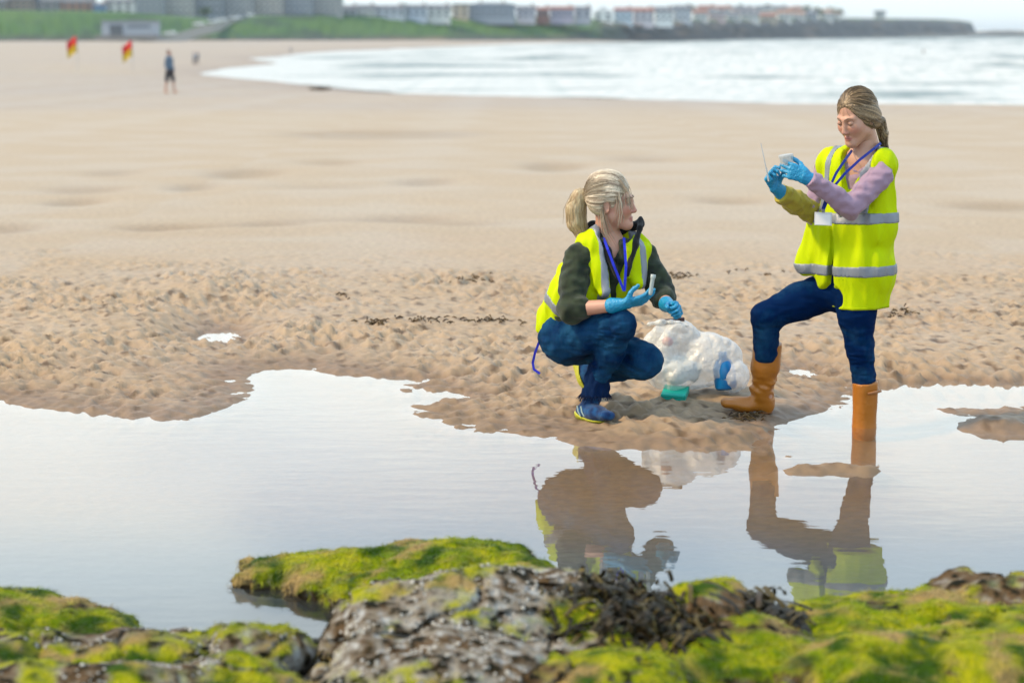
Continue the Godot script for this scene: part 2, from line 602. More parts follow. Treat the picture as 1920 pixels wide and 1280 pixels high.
func build_sand() -> void:
	var rows := PackedFloat32Array()
	var d := -3.0
	while d < 760.0:
		rows.append(d)
		if d < 6.0: d += 0.25
		elif d < 100.0: d += 0.00024 * maxf(d, 7.0) * maxf(d, 7.0)
		elif d < 300.0: d += 6.0
		else: d += 25.0
	var ts := PackedFloat32Array()
	for i in 30: ts.append(-0.42 + 0.24 * i / 30.0)
	for i in 521: ts.append(-0.18 + 0.36 * i / 520.0)
	for i in 30: ts.append(0.18 + 0.24 * (i + 1) / 30.0)
	var nc := ts.size()
	var g := Geo.new()
	var tone := noise(21, 0.9, 3)
	var speck := noise(22, 6.0, 2)
	for k in rows.size():
		d = rows[k]
		for i in nc:
			var x := (d + 12.0) * ts[i]
			var h := sand_h(x, d)
			g.v.append(Vector3(x, h, -d))
			var c: Color
			if d < 45.0:
				var near := smoothstep(21.0, 16.5, d)
				var wet := minf(1.0, exp(-maxf(h - 0.006, 0.0) / 0.030) + 0.8 * exp(-maxf(pool_far(x, d), 0.0) / 0.16)) * near
				var t := 0.5 + 0.5 * tone.get_noise_2d(x, d * 0.7)
				c = Color(0.338, 0.260, 0.170).lerp(Color(0.312, 0.206, 0.110), smoothstep(19.0, 12.0, d) * (0.3 + 0.55 * t))
				c = c.lerp(Color(0.162, 0.099, 0.0544), wet * 0.85)
				if h < 0.0: c = c.lerp(Color(0.15, 0.078, 0.016).lerp(Color(0.03, 0.03, 0.022), smoothstep(8.2, 6.9, d)), smoothstep(0.0, -0.03, h) * near)
				c = c.lerp(Color(0.215, 0.15, 0.088), smoothstep(12.5, 15.5, d) * clampf(-hollow * 16.0 - 0.15, 0.0, 0.5))
				var sp := speck.get_noise_2d(x * 1.2, d * 0.9) * smoothstep(18.5, 13.0, d)
				if sp > 0.30 and h > 0.01: c = c.lerp(Color(0.10, 0.055, 0.022), minf(1.0, (sp - 0.30) * 3.5))
			else:
				var t := n_far.get_noise_2d(x * 0.25, d * 0.25)
				c = Color(0.338, 0.260, 0.170).lerp(Color(0.276, 0.231, 0.192), smoothstep(45.0, 70.0, d) * (0.5 + 0.5 * t))
				if d > 55.0:
					var sd := maxf(h - SEA, 0.0)
					c = c.lerp(Color(0.216, 0.162, 0.122), exp(-sd / 0.12) * 0.8)
			g.c.append(c)
	var nr := rows.size()
	g.n.resize(g.v.size())
	for k in nr:
		for i in nc:
			var a := k * nc + i
			var ex := g.v[a + (1 if i < nc - 1 else 0)] - g.v[a - (1 if i > 0 else 0)]
			var ez := g.v[a + (nc if k < nr - 1 else 0)] - g.v[a - (nc if k > 0 else 0)]
			g.n[a] = ex.cross(ez).normalized()
			if i < nc - 1 and k < nr - 1:
				g.idx.append_array([a, a + nc, a + 1, a + 1, a + nc, a + nc + 1])
	var bump := noise_tex(noise(23, 0.12, 4), 1024)
	var grain := noise_tex(noise(24, 0.10, 4), 1024, [[0.2, 0.8], [Color(0.88, 0.88, 0.88), Color(1, 1, 1)]])
	var m := mat(0.62, Color.WHITE, 0.5, bump, 0.5, 0.13, grain)
	m.roughness_texture = noise_tex(noise(25, 0.01, 3), 256, [[0.25, 0.75], [Color(0.75, 0.75, 0.75), Color(1, 1, 1)]])
	m.roughness = 0.8
	tag(obj("beach_sand", g, m), "wide wet sand beach, lumpy near the pool and smooth farther away", "beach", "", "structure")

func sheet(called: String, pts: Array, y: float, m: Material, label: String, cat: String, kind: String) -> Node3D:
	var g := Geo.new()
	g.quad(pts[0], pts[1], pts[2], pts[3], Color.WHITE)
	for i in g.v.size(): g.v[i].y = y
	return tag(obj(called, g, m), label, cat, "", kind)

func build_pool() -> void:
	var m := StandardMaterial3D.new()
	m.transparency = BaseMaterial3D.TRANSPARENCY_ALPHA
	m.albedo_color = Color(0.75, 0.8, 0.8, 0.03)
	m.roughness = 0.0
	m.metallic_specular = 0.5
	m.heightmap_enabled = true
	m.heightmap_texture = noise_tex(noise(31, 0.012, 3), 512)
	m.heightmap_scale = 0.035
	m.uv1_triplanar = true
	m.uv1_world_triplanar = true
	m.uv1_scale = Vector3(0.30, 1, 0.9)
	sheet("tide_pool_water", [Vector3(-9, 0, 3), Vector3(9, 0, 3), Vector3(9, 0, -16.4), Vector3(-9, 0, -16.4)], 0.0, m, "still shallow tide pool mirroring the pale sky and both women", "water", "structure")

func build_sea() -> void:
	var g := Geo.new()
	var nv := 300
	var nu := 420
	var swell := noise(41, 0.020, 2)
	var foam := noise(42, 0.028, 4)
	var fleck := noise(43, 0.16, 3)
	var ok := PackedByteArray()
	for k in nv:
		var v := 63.45 + 0.0 + 152.0 * pow(float(k) / nv, 1.35)
		var d := (EYE - SEA) * FPX / (v - 63.0)
		for i in nu:
			var t := -0.26 + 0.72 * i / (nu - 1.0)
			var x := d * t
			var sd := -distance_to(shore_line, Vector2(x, d))
			ok.append(1 if sd + 3.5 * swell.get_noise_2d(x * 4.0, d * 1.5) > -2.0 else 0)
			# breakers roll in as ranks about parallel to the shore
			var warp := 26.0 * swell.get_noise_2d(x * 0.8, d * 0.35)
			var ph := (d + warp + x * 0.10) / 21.0
			var saw := ph - floorf(ph)
			var crest := pow(1.0 - absf(2.0 * saw - 1.0), 3.0)
			var amp := smoothstep(2.0, 60.0, sd) * clampf(0.55 + 0.9 * swell.get_noise_2d(x * 2.2 + 300.0, floorf(ph) * 60.0), 0.0, 1.0)
			if d > 900.0: amp *= 0.4
			var y := SEA + 0.02 + 0.75 * amp * crest + 0.05 * fleck.get_noise_2d(x, d) * minf(1.0, maxf(sd, 0.0) / 8.0)
			if sd < 0.0: y = SEA + 0.02
			g.v.append(Vector3(x, y, -d))
			var fo := foam.get_noise_2d(x * 1.1, d * 1.0) + 0.5 * fleck.get_noise_2d(x * 0.35, d) * 1.3 + 0.26
			fo += smoothstep(14.0, 0.0, sd) * 0.35 + amp * crest * 0.9
			fo -= smoothstep(350.0, 900.0, d) * 0.45
			var f := smoothstep(-0.22, 0.34, fo)
			g.c.append(Color(0.17, 0.205, 0.20).lerp(Color(0.48, 0.475, 0.455), f))
	g.n.resize(g.v.size())
	for k in nv:
		for i in nu:
			var a := k * nu + i
			var ex := g.v[a + (1 if i < nu - 1 else 0)] - g.v[a - (1 if i > 0 else 0)]
			var ez := g.v[a - (nu if k > 0 else 0)] - g.v[a + (nu if k < nv - 1 else 0)]
			g.n[a] = ex.cross(ez).normalized()
			if i < nu - 1 and k < nv - 1 and ok[a] + ok[a + 1] + ok[a + nu] + ok[a + nu + 1] == 4:
				g.idx.append_array([a, a + 1, a + nu, a + 1, a + nu + 1, a + nu])
	var m := mat(0.6, Color.WHITE, 0.4, noise_tex(noise(44, 0.02, 4), 512), 12.0, 0.12, noise_tex(noise(45, 0.012, 4), 512, [[0.3, 0.62], [Color(0.84, 0.88, 0.88), Color(1, 1, 1)]]))
	tag(obj("sea", g, m), "rough white sea of broken waves rolling in behind the women", "sea", "", "structure")
	var w := mat(0.3, Color(0.26, 0.33, 0.34), 0.5)
	sheet("open_sea", [Vector3(-9000, 0, 40), Vector3(9000, 0, 40), Vector3(9000, 0, -9000), Vector3(-9000, 0, -9000)], SEA - 2.2, w, "open grey sea reaching to the horizon past the headland", "sea", "structure")

# ---------------------------------------------------------------- the far coast
# [u, distance, v of the foot, v of the crest] along the shore as it runs away to the headland
var coast := [[-700, 560, 86, 12], [-260, 640, 83, 16], [0, 690, 80.5, 19], [130, 700, 80, 20], [230, 715, 79.5, 22], [330, 735, 79, 30], [430, 750, 78.5, 38], [490, 765, 78, 29], [640, 800, 77.5, 27], [800, 830, 77, 30], [930, 860, 76.5, 32], [1080, 900, 76, 30.5], [1130, 920, 76, 36], [1200, 960, 75.5, 40], [1300, 1080, 75, 37], [1420, 1260, 74, 37], [1520, 1450, 72.5, 34], [1600, 1640, 71, 34], [1680, 1820, 70, 35], [1760, 1990, 69, 36], [1800, 2080, 68.6, 38.5], [1822, 2130, 68.4, 42], [1830, 2150, 68.2, 58], [1836, 2160, 68.2, 66]]

func along(u: float, k: int) -> float:
	for i in coast.size() - 1:
		if u <= coast[i + 1][0] or i == coast.size() - 2:
			var t := clampf((u - coast[i][0]) / (coast[i + 1][0] - coast[i][0]), 0.0, 1.0)
			return lerpf(coast[i][k], coast[i + 1][k], t)
	return 0.0

func crest_at(u: float, back := 0.0) -> Vector3:     # the ground on the clifftop
	var d := along(u, 1)
	var p := at(u, along(u, 3), d + 45.0)
	return Vector3(p.x * (d + 45.0 + back) / (d + 45.0), p.y, -(d + 45.0 + back))

func build_coast() -> void:
	var g := Geo.new()
	var n := noise(61, 0.03, 4)
	var m := noise(62, 0.012, 3)
	var prof := [[0.0, 0.0], [0.05, 0.09], [0.12, 0.2], [0.25, 0.32], [0.4, 0.47], [0.55, 0.63], [0.7, 0.78], [0.85, 0.92], [1.0, 1.0]]
	var us := []
	var u := -700.0
	while u < 1837.0:
		us.append(u)
		u += 5.0 if u < 1790.0 else 2.0
	var nr := prof.size() + 3
	for q in us:
		var d := along(q, 1)
		var foot := at(q, along(q, 2), d)
		foot.y = minf(foot.y, SEA + 0.4) if q > 1100 else foot.y
		var top := crest_at(q)
		var rocky := smoothstep(1080.0, 1180.0, q + 40.0 * n.get_noise_1d(q * 0.4))
		for k in nr:
			var p: Vector3
			var h := 1.0
			if k < prof.size():
				h = prof[k][1]
				var go: float = lerpf(prof[k][0], 0.16 + 0.7 * smoothstep(0.6, 1.0, prof[k][0]) if k > 0 else 0.0, rocky)
				p = foot.lerp(top, go)
				p.y = lerpf(foot.y, top.y, h)
				var bulge := n.get_noise_3d(q * 1.3, k * 9.0, d * 0.2)
				p += Vector3(0, 0.7 * bulge * sin(h * PI), (5.0 + 4.0 * rocky) * bulge * sin(h * PI * 0.98))
			elif k < nr - 1:
				p = crest_at(q, 60.0 + 240.0 * (k - prof.size()))
				p.y += 0.6
			else:
				p = crest_at(q, 310.0)
				p.y = SEA - 3.0
			g.v.append(p)
			var mix := 0.5 + 0.5 * m.get_noise_3d(p.x, p.y * 6.0, p.z * 0.5)
			var grass := Color(0.014, 0.064, 0.008).lerp(Color(0.05, 0.105, 0.012), clampf(mix * 1.5 - 0.25, 0.0, 1.0))
			grass = grass.lerp(Color(0.012, 0.038, 0.016), smoothstep(0.1, 0.4, n.get_noise_3d(p.x * 0.7, p.y * 5.0, p.z)))
			var stone := Color(0.045, 0.045, 0.045).lerp(Color(0.15, 0.105, 0.075), smoothstep(0.1, 0.5, n.get_noise_3d(p.x, p.y * 14.0, 7.0)))
			var c := grass.lerp(stone, maxf(smoothstep(0.26, 0.12, h) * 0.9, rocky * smoothstep(1.02, 0.86, h + 0.12 * bulge_of(n, q))))
			g.c.append(c)
	g.n.resize(g.v.size())
	var nc := us.size()
	for i in nc:
		for k in nr:
			var a := i * nr + k
			var ex := g.v[mini(i + 1, nc - 1) * nr + k] - g.v[maxi(i - 1, 0) * nr + k]
			var ez := g.v[i * nr + mini(k + 1, nr - 1)] - g.v[i * nr + maxi(k - 1, 0)]
			g.n[a] = ex.cross(ez).normalized()
			if i < nc - 1 and k < nr - 1:
				g.idx.append_array([a, a + 1, a + nr, a + nr, a + 1, a + nr + 1])
	tag(obj("sea_bank_hillside", g, mat(0.95)), "green grassy sea bank turning into dark rocky cliffs along the bay", "hillside", "", "structure")
	# the low reef that runs on from the headland
	g = Geo.new()
	var rn := noise(63, 0.05, 3)
	var f := Field.new(3.0)
	for i in 14:
		var uu := 1700.0 + i * 17.0
		var p := at(uu, 67.0, along(minf(uu, 1830.0), 1) - 30.0)
		p.y = SEA
		f.ball(p, Vector3(22, 2.9 + 0.6 * rn.get_noise_1d(i * 20.0), 10), 6.0)
	f.fill().rough(rn, 0.8)
	f.into(g, null, Color(0.07, 0.07, 0.06))
	tag(obj("rock_reef", g, mat(0.9)), "low dark rock reef running out to sea from the headland", "reef")
	# rough grass and dune tufts under the left bank
	g = Geo.new()
	var rng := RandomNumberGenerator.new()
	rng.seed = 8
	# the road that climbs the bank, cars on it
	g = Geo.new()
	var road := [[246, 82, 640], [300, 74, 655], [330, 66, 690], [372, 52, 727], [420, 42.5, 772], [462, 35, 806], [480, 33, 812]]
	for i in road.size() - 1:
		var a := at(road[i][0], road[i][1], road[i][2])
		var b := at(road[i + 1][0], road[i + 1][1], road[i + 1][2])
		var w := Vector3(0, 0, 7)
		var lift := Vector3(0, 0.5, 0)
		g.quad(a + lift, b + lift, b + lift - w, a + lift - w, Color(0.16, 0.16, 0.16))
		g.quad(a - Vector3(0, 3.0, 0), b - Vector3(0, 3.0, 0), b + lift, a + lift, Color(0.30, 0.28, 0.25))
	tag(obj("bank_road", g, mat(0.9)), "narrow road climbing the green bank from the beach", "road", "", "structure")

func bulge_of(n: FastNoiseLite, q: float) -> float:
	return n.get_noise_1d(q * 2.0)

var box_mesh := BoxMesh.new()
var paint := {}

func flat(c: Color, rough := 0.85) -> StandardMaterial3D:
	var key := "%s %s" % [c, rough]
	if not paint.has(key):
		var m := StandardMaterial3D.new()
		m.albedo_color = c.linear_to_srgb()
		m.roughness = rough
		paint[key] = m
	return paint[key]

func block(called: String, at_: Vector3, size: Vector3, m: Material, parent: Node3D) -> MeshInstance3D:
	var o := MeshInstance3D.new()
	o.mesh = box_mesh
	o.name = called
	o.position = at_
	o.scale = size
	o.material_override = m
	parent.add_child(o, true)
	return o

# u0..u1: width seen; v_eave, v_ridge: heights seen; the foot stands on the ground there
func house(called: String, u0: float, u1: float, v_foot: float, v_eave: float, v_ridge: float, d: float, wall: Color, roof: Color, label: String, cat: String, cols: int, rows: int, style := "gable", chimneys := 1, group := "") -> void:
	var a := at(u0, v_foot, d)
	var b := at(u1, v_foot, d)
	var w := b.x - a.x
	var h := at(u0, v_eave, d).y - a.y
	var rise := at(u0, v_ridge, d).y - at(u0, v_eave, d).y
	var deep := clampf(w * 0.6, 6.0, 14.0)
	var o := thing(called, Vector3((a.x + b.x) / 2, a.y, -d), label, cat, group)
	block("wall", Vector3(0, h / 2 - 1.5, -deep / 2), Vector3(w, h + 3.0, deep), flat(wall), o)
	var g := Geo.new()
	var over := 0.35
	if style == "flat":
		g.box(Transform3D(Basis(), Vector3(0, h + maxf(rise, 0.5) / 2, -deep / 2)), Vector3(w + 0.6, maxf(rise, 0.5), deep + 0.6), Color.WHITE)
	elif style == "front":        # the gable faces the sea
		var l := Vector3(-w / 2 - over, h, over); var r := Vector3(w / 2 + over, h, over); var p := Vector3(0, h + rise, over)
		var bk := Vector3(0, 0, -deep - 2 * over)
		g.face(l, r, p, Color.WHITE); g.face(r + bk, l + bk, p + bk, Color.WHITE)
		g.quad(r, r + bk, p + bk, p, Color.WHITE); g.quad(l + bk, l, p, p + bk, Color.WHITE)
	else:
		var hip := 0.0 if style == "gable" else deep * 0.45
		var e := w / 2 + over
		var f0 := Vector3(-e, h, over); var f1 := Vector3(e, h, over); var b0 := Vector3(-e, h, -deep - over); var b1 := Vector3(e, h, -deep - over)
		var r0 := Vector3(-e + hip, h + rise, -deep / 2); var r1 := Vector3(e - hip, h + rise, -deep / 2)
		g.quad(f0, f1, r1, r0, Color.WHITE); g.quad(b1, b0, r0, r1, Color.WHITE)
		g.face(b0, f0, r0, Color.WHITE); g.face(f1, b1, r1, Color.WHITE)
	var rf := obj("roof", g, flat(roof), o, true)
	for k in chimneys:
		var x := -w / 2 + w * (k + 0.5 if chimneys > 1 else 0.85) / chimneys
		block("chimney", Vector3(x, h + rise * (0.95 if style != "flat" else 1.4) + 0.3, -deep / 2), Vector3(0.9, 1.6, 0.9), flat(Color(0.30, 0.22, 0.17)), rf)
	for j in rows:
		for k in cols:
			var ww := w / cols * 0.5
			var hh := minf(h / rows * 0.55, 1.9)
			var x := -w / 2 + w * (k + 0.5) / cols
			var y := h * (j + 0.55) / rows
			var win := block("window", Vector3(x, y, 0.02), Vector3(ww, hh, 0.16), flat(Color(0.05, 0.065, 0.08), 0.2), o)
			if w / cols > 3.0:
				block("window_frame", Vector3(0, -0.56, 0.2), Vector3(1.15, 0.1, 1.6), flat(Color(0.7, 0.7, 0.68)), win)

func far_tree(u: float, v_foot: float, px: float, d: float, label: String, seed_: int) -> void:
	var p := at(u, v_foot, d)
	var s := px * d / FPX
	var o := thing("tree", p, label, "tree", "trees on the clifftop")
	var g := Geo.new()
	g.tube([Vector3(0, -1, 0), Vector3(0.05 * s, s * 0.35, 0), Vector3(-0.03 * s, s * 0.75, 0)], [0.05 * s, 0.035 * s, 0.012 * s], 6, Color(0.06, 0.05, 0.035))
	obj("trunk", g, mat(0.9), o, true)
	g = Geo.new()
	var rng := RandomNumberGenerator.new()
	rng.seed = seed_
	for k in 260:
		var e := Vector3(rng.randfn(0, 0.27), 0.58 + rng.randfn(0, 0.17), rng.randfn(0, 0.27)) * s
		if rng.randf() < 0.5: e = e.lerp(Vector3([-0.3, 0.28, 0.05, 0.3][k % 4], [0.5, 0.62, 0.85, 0.42][k % 4], 0.0) * s, 0.5)
		var r := s * rng.randf_range(0.035, 0.085)
		var ax := Basis.from_euler(Vector3(rng.randf() * 6, rng.randf() * 6, 0))
		g.quad(e + ax * Vector3(-r, -r, 0), e + ax * Vector3(r, -r * 0.6, r * 0.3), e + ax * Vector3(r, r, 0), e + ax * Vector3(-r * 0.7, r, -r * 0.3), Color(0.045, 0.085, 0.03) * rng.randf_range(0.7, 1.5))
	obj("crown", g, mat(0.9), o, true)

func far_car(u: float, v: float, d: float, paint_: Color, label: String) -> void:
	var o := thing("parked_car", at(u, v, d) + Vector3(0, 0.55, 0), label, "car", "cars on the bank road")
	var g := Geo.new()
	var side := [[-2.1, 0.35], [-2.15, 0.8], [-1.5, 0.95], [-0.9, 1.45], [0.9, 1.48], [1.6, 0.98], [2.1, 0.9], [2.15, 0.35]]
	for i in side.size():
		var q: Array = side[i]
		var r: Array = side[(i + 1) % side.size()]
		g.quad(Vector3(q[0], q[1], 0.85), Vector3(q[0], q[1], -0.85), Vector3(r[0], r[1], -0.85), Vector3(r[0], r[1], 0.85), Color.WHITE)
		g.face(Vector3(0, 0.7, 0.85), Vector3(r[0], r[1], 0.85), Vector3(q[0], q[1], 0.85), Color.WHITE)
		g.face(Vector3(0, 0.7, -0.85), Vector3(q[0], q[1], -0.85), Vector3(r[0], r[1], -0.85), Color.WHITE)
	obj("body", g, flat(paint_, 0.3), o, true)
	block("side_window", Vector3(0, 1.18, 0.0), Vector3(2.0, 0.36, 1.74), flat(Color(0.02, 0.025, 0.03), 0.1), o)
	for x in [-1.35, 1.35]:
		for z in [-0.75, 0.75]:
			var w := Geo.new()
			w.lathe(Transform3D(Basis(Vector3.RIGHT, PI / 2), Vector3(x, 0.32, z)), [Vector2(-0.12, 0.0), Vector2(-0.12, 0.32), Vector2(0.12, 0.32), Vector2(0.12, 0.0)], 10, Color.WHITE)
			obj("wheel", w, flat(Color(0.02, 0.02, 0.02)), o, true)

func build_town() -> void:
	var slate := Color(0.11, 0.12, 0.14)
	var red := Color(0.20, 0.095, 0.075)
	var white := Color(0.50, 0.50, 0.47)
	var cream := Color(0.36, 0.31, 0.23)
	var brick := Color(0.30, 0.16, 0.11)
	var pale := Color(0.27, 0.295, 0.31)
	# left: two brown terraces, a white house, the long pale hotel row that runs out of the top of the picture
	house("terraced_house", -60, 12, 22, 2, -10, 760, Color(0.2, 0.17, 0.15), slate, "dark grey terraced house at the far left edge of the clifftop", "house", 4, 2)
	house("terraced_house", 14, 62, 22, -2, -12, 762, Color(0.26, 0.20, 0.16), slate, "brown terraced house beside the dark grey one at the far left", "house", 4, 3)
	house("terraced_house", 64, 112, 22, 3, -9, 764, Color(0.2, 0.19, 0.19), slate, "grey terraced house between the brown and the red brick terraces", "house", 3, 2)
	house("terraced_house", 114, 172, 22, 4, -8, 764, brick, slate, "red brick terraced house left of the low white house", "house", 4, 2)
	house("beach_hut", 174, 196, 23, 9, 4, 760, Color(0.12, 0.24, 0.42), slate, "small blue fronted building beside the red brick terrace", "building", 2, 1)
	house("white_house", 198, 248, 24, 4, -4, 762, white, slate, "white house where the pale hotel row begins", "house", 3, 2)
	var tones := [Color(0.28, 0.30, 0.31), Color(0.36, 0.36, 0.335), Color(0.22, 0.245, 0.265), Color(0.30, 0.31, 0.31), Color(0.37, 0.355, 0.32), Color(0.25, 0.275, 0.30), Color(0.32, 0.32, 0.31)]
	var words := ["first, blue-grey", "second, off-white", "third, darker grey", "fourth, mid grey", "fifth, cream", "sixth, slate grey", "last, light grey"]
	for i in 7:
		var u0 := 250.0 + i * 56.0
		house("seafront_hotel", u0, u0 + 55.0, 31 - i * 0.4, -12 - (i % 3) * 3, -20 - (i % 3) * 3, 800 + i * 6, tones[i], slate, "tall pale seafront hotel, %s in the row counted from the white house" % words[i], "hotel", 5, 4, "hip", 2)
	# grey pavilion on the beach under the bank
	var c := Color(0.30, 0.32, 0.35)
	var o := thing("beach_pavilion", at(240, 67, 640), "long flat grey pavilion standing in front of the green bank", "building")
	var k := 640.0 / FPX
	block("wall", Vector3(0, 13 * k, -5), Vector3(98 * k, 27 * k, 10), flat(c), o)
	block("roof", Vector3(0, 27.3 * k, -5), Vector3(104 * k, 1.6 * k, 11), flat(Color(0.22, 0.23, 0.25)), o)
	block("entrance", Vector3(-22 * k, 10 * k, 0.05), Vector3(24 * k, 20 * k, 0.2), flat(Color(0.07, 0.08, 0.09), 0.4), o)
	block("window", Vector3(20 * k, 17 * k, 0.05), Vector3(40 * k, 5 * k, 0.2), flat(Color(0.12, 0.14, 0.16), 0.3), o)
	block("plinth", Vector3(4 * k, -2.5 * k, 1.0), Vector3(112 * k, 7 * k, 13), flat(Color(0.17, 0.16, 0.15)), o)
	# middle: low pale houses, the big block, then the roofs that step down to the white gable
	house("low_house", 640, 668, 31, 17, 9, 845, pale, slate, "narrow grey house directly right of the hotel row", "house", 2, 2)
	house("low_house", 670, 702, 31, 15, 8, 850, white, slate, "low white house second to the right of the hotel row", "house", 3, 2)
	house("low_house", 704, 758, 31, 16, 9, 852, Color(0.42, 0.44, 0.48), slate, "wide low grey house with dark roof between two white ones", "house", 4, 2)
	house("low_house", 762, 800, 31, 14, 8, 856, Color(0.36, 0.40, 0.46), slate, "blue-grey house standing left of the last white one before the block", "house", 3, 2)
	house("low_house", 802, 844, 32, 15, 8, 860, white, slate, "low white house nearest to the cream end of the big block", "house", 3, 2)
	house("apartment_block", 848, 878, 33, 9, 7, 880, Color(0.50, 0.38, 0.27), slate, "cream end block joined to the big dark apartment block", "building", 2, 4, "flat", 0)
	house("apartment_block", 879, 966, 33, 8, 4, 884, Color(0.24, 0.26, 0.30), Color(0.13, 0.15, 0.18), "big dark grey apartment block rising above the green bank", "building", 8, 4, "hip", 2)
	house("clifftop_house", 968, 1004, 33, 17, 10, 900, Color(0.42, 0.40, 0.44), slate, "mauve grey house right beside the big apartment block", "house", 3, 2)
	house("clifftop_house", 1006, 1030, 33, 18, 12, 905, red, Color(0.2, 0.1, 0.085), "small red fronted house in the clifftop row", "house", 2, 1)
	house("clifftop_house", 1032, 1076, 33, 17, 11, 908, Color(0.30, 0.27, 0.33), red, "dark house with a red roof in the clifftop row", "house", 4, 2)
	house("clifftop_house", 1078, 1108, 34, 18, 11, 915, Color(0.34, 0.34, 0.37), slate, "plain grey house left of the white gable", "house", 2, 2)
	house("white_gable_house", 1112, 1150, 40, 24, 11, 950, Color(0.72, 0.72, 0.68), Color(0.60, 0.60, 0.58), "bright white house with its gable to the sea", "house", 2, 2, "front", 0)
	house("clifftop_house", 1152, 1186, 40, 20, 13, 960, Color(0.40, 0.48, 0.54), Color(0.2, 0.1, 0.09), "pale blue house with a red roof beside the white gable", "house", 3, 2)
	house("clifftop_house", 1188, 1226, 41, 21, 13, 975, Color(0.45, 0.42, 0.44), red, "pinkish grey house, second right of the white gable", "house", 3, 2)
	house("clifftop_house", 1228, 1262, 40, 22, 12, 1010, Color(0.58, 0.60, 0.58), slate, "pale house with slate roof, third right of the white gable", "house", 3, 2)
	house("clifftop_house", 1264, 1296, 39, 17, 9, 1075, Color(0.40, 0.42, 0.45), slate, "grey house before the village on the point begins", "house", 3, 2)
	# the village on the point: four rows deep, smaller with distance
	var rng := RandomNumberGenerator.new()
	rng.seed = 4
	var looks := [["white", white, "red", red], ["grey", pale, "slate", slate], ["pale", Color(0.55, 0.54, 0.50), "brown", Color(0.25, 0.15, 0.11)], ["cream", cream, "red", Color(0.22, 0.11, 0.085)], ["white", white, "slate", slate], ["pink", Color(0.50, 0.38, 0.36), "slate", slate]]
	var spots := [[1300, 28, 37, 24, 17], [1330, 30, 38, 27, 19], [1362, 26, 38, 29, 22], [1390, 34, 37, 27, 19], [1426, 30, 37.5, 30, 23], [1458, 26, 36.5, 25, 18], [1486, 24, 36, 27, 21], [1512, 22, 35.5, 25, 19], [1310, 32, 24, 15, 9], [1345, 26, 24, 16, 10], [1374, 40, 26, 17, 11], [1418, 30, 26, 16, 10], [1450, 26, 25, 15, 10], [1478, 26, 26, 17, 12], [1538, 24, 35, 24, 18], [1560, 16, 35, 26, 21]]
	for i in spots.size():
		var q: Array = spots[i]
		var l: Array = looks[(i * 5 + i / 3) % 6]
		var upper: bool = q[2] < 30
		var place := "village house on the point, %s from the left in the %s row" % [["first", "second", "third", "fourth", "fifth", "sixth", "seventh", "eighth", "ninth", "tenth"][i if i < 8 else (i - 8 if i < 14 else i - 6)], "upper" if upper else "lower"]
		house("village_house", q[0], q[0] + q[1], q[2] + 1.0, q[3], q[4], along(q[0], 1) + (120.0 if upper else 55.0), l[1], l[3], "%s %s-roofed %s" % [l[0], l[2], place], "house", 3, 2, "gable", 1)
	var trees := [[1297, 22, 14, "tree"], [1388, 20, 13, "tree"], [1440, 19, 13, "tree"], [1492, 26, 17, "tree"], [1512, 27, 18, "tree"], [1532, 34, 22, ""], [1556, 35, 22, ""], [1574, 35, 20, ""], [760, 31, 25, ""], [834, 32, 25, ""], [1196, 41, 24, ""], [680, 31, 22, ""], [1262, 38, 22, ""], [384, 34, 22, ""]]
	var tell := ["dark tree at the left end of the village's upper row", "dark tree between the upper village houses, left of the wide roof", "dark tree above the middle of the village", "dark tree at the upper right of the village", "bushy tree right of the village's upper row", "round tree left of the last pale village house", "round tree near the right end of the village", "last tree of the village, before the bare headland", "dark tree between the grey and blue-grey low houses", "dark tree hiding the low white house by the block", "tree between the two red roofs right of the white gable", "dark tree beside the narrow grey house by the hotels", "tree at the left foot of the village", "tree in front of the pale hotel row"]
	for i in trees.size():
		var q: Array = trees[i]
		far_tree(q[0], q[1], q[2], along(q[0], 1) + (125.0 if i < 5 else 50.0), tell[i], 30 + i)
	# small shelter on the bare headland
	o = thing("headland_shelter", crest_at(1650), "small flat-topped shelter alone on the bare headland", "shelter")
	k = 1800.0 / FPX
	block("roof", Vector3(0, 13 * k, 0), Vector3(22 * k, 3 * k, 6), flat(Color(0.16, 0.18, 0.18)), o)
	block("wall", Vector3(0, 5 * k, -1), Vector3(14 * k, 13 * k, 4), flat(Color(0.34, 0.35, 0.34)), o)
	for x in [-9, 9]:
		block("post", Vector3(x * k, 5.5 * k, 2), Vector3(0.8, 12 * k, 0.8), flat(Color(0.2, 0.2, 0.2)), o)
	var cars := [[372, 51, 729, Color(0.7, 0.7, 0.7), "white car lowest on the climbing bank road"], [398, 46.5, 752, Color(0.62, 0.64, 0.66), "silver car second from the bottom of the bank road"], [414, 43.5, 766, Color(0.72, 0.72, 0.72), "white car half way up the bank road"], [440, 39, 788, Color(0.7, 0.71, 0.72), "white car third from the top of the bank road"], [456, 36, 801, Color(0.3, 0.33, 0.36), "grey car near the top of the bank road"], [468, 34, 808, Color(0.7, 0.7, 0.7), "white car at the top of the bank road"], [318, 69, 676, Color(0.74, 0.74, 0.72), "white van-like car at the bend beside the pavilion"]]
	for q in cars:
		far_car(q[0], q[1], q[2], q[3], q[4])

# ---------------------------------------------------------------- the rocks in front
var rock_mat: StandardMaterial3D
var weed_mat: StandardMaterial3D
var n_rock := noise(71, 4.0, 4)
var n_moss := noise(72, 3.2, 3)
var n_spot := noise(73, 16.0, 3)
var n_crack := noise(76, 1.9, 2)

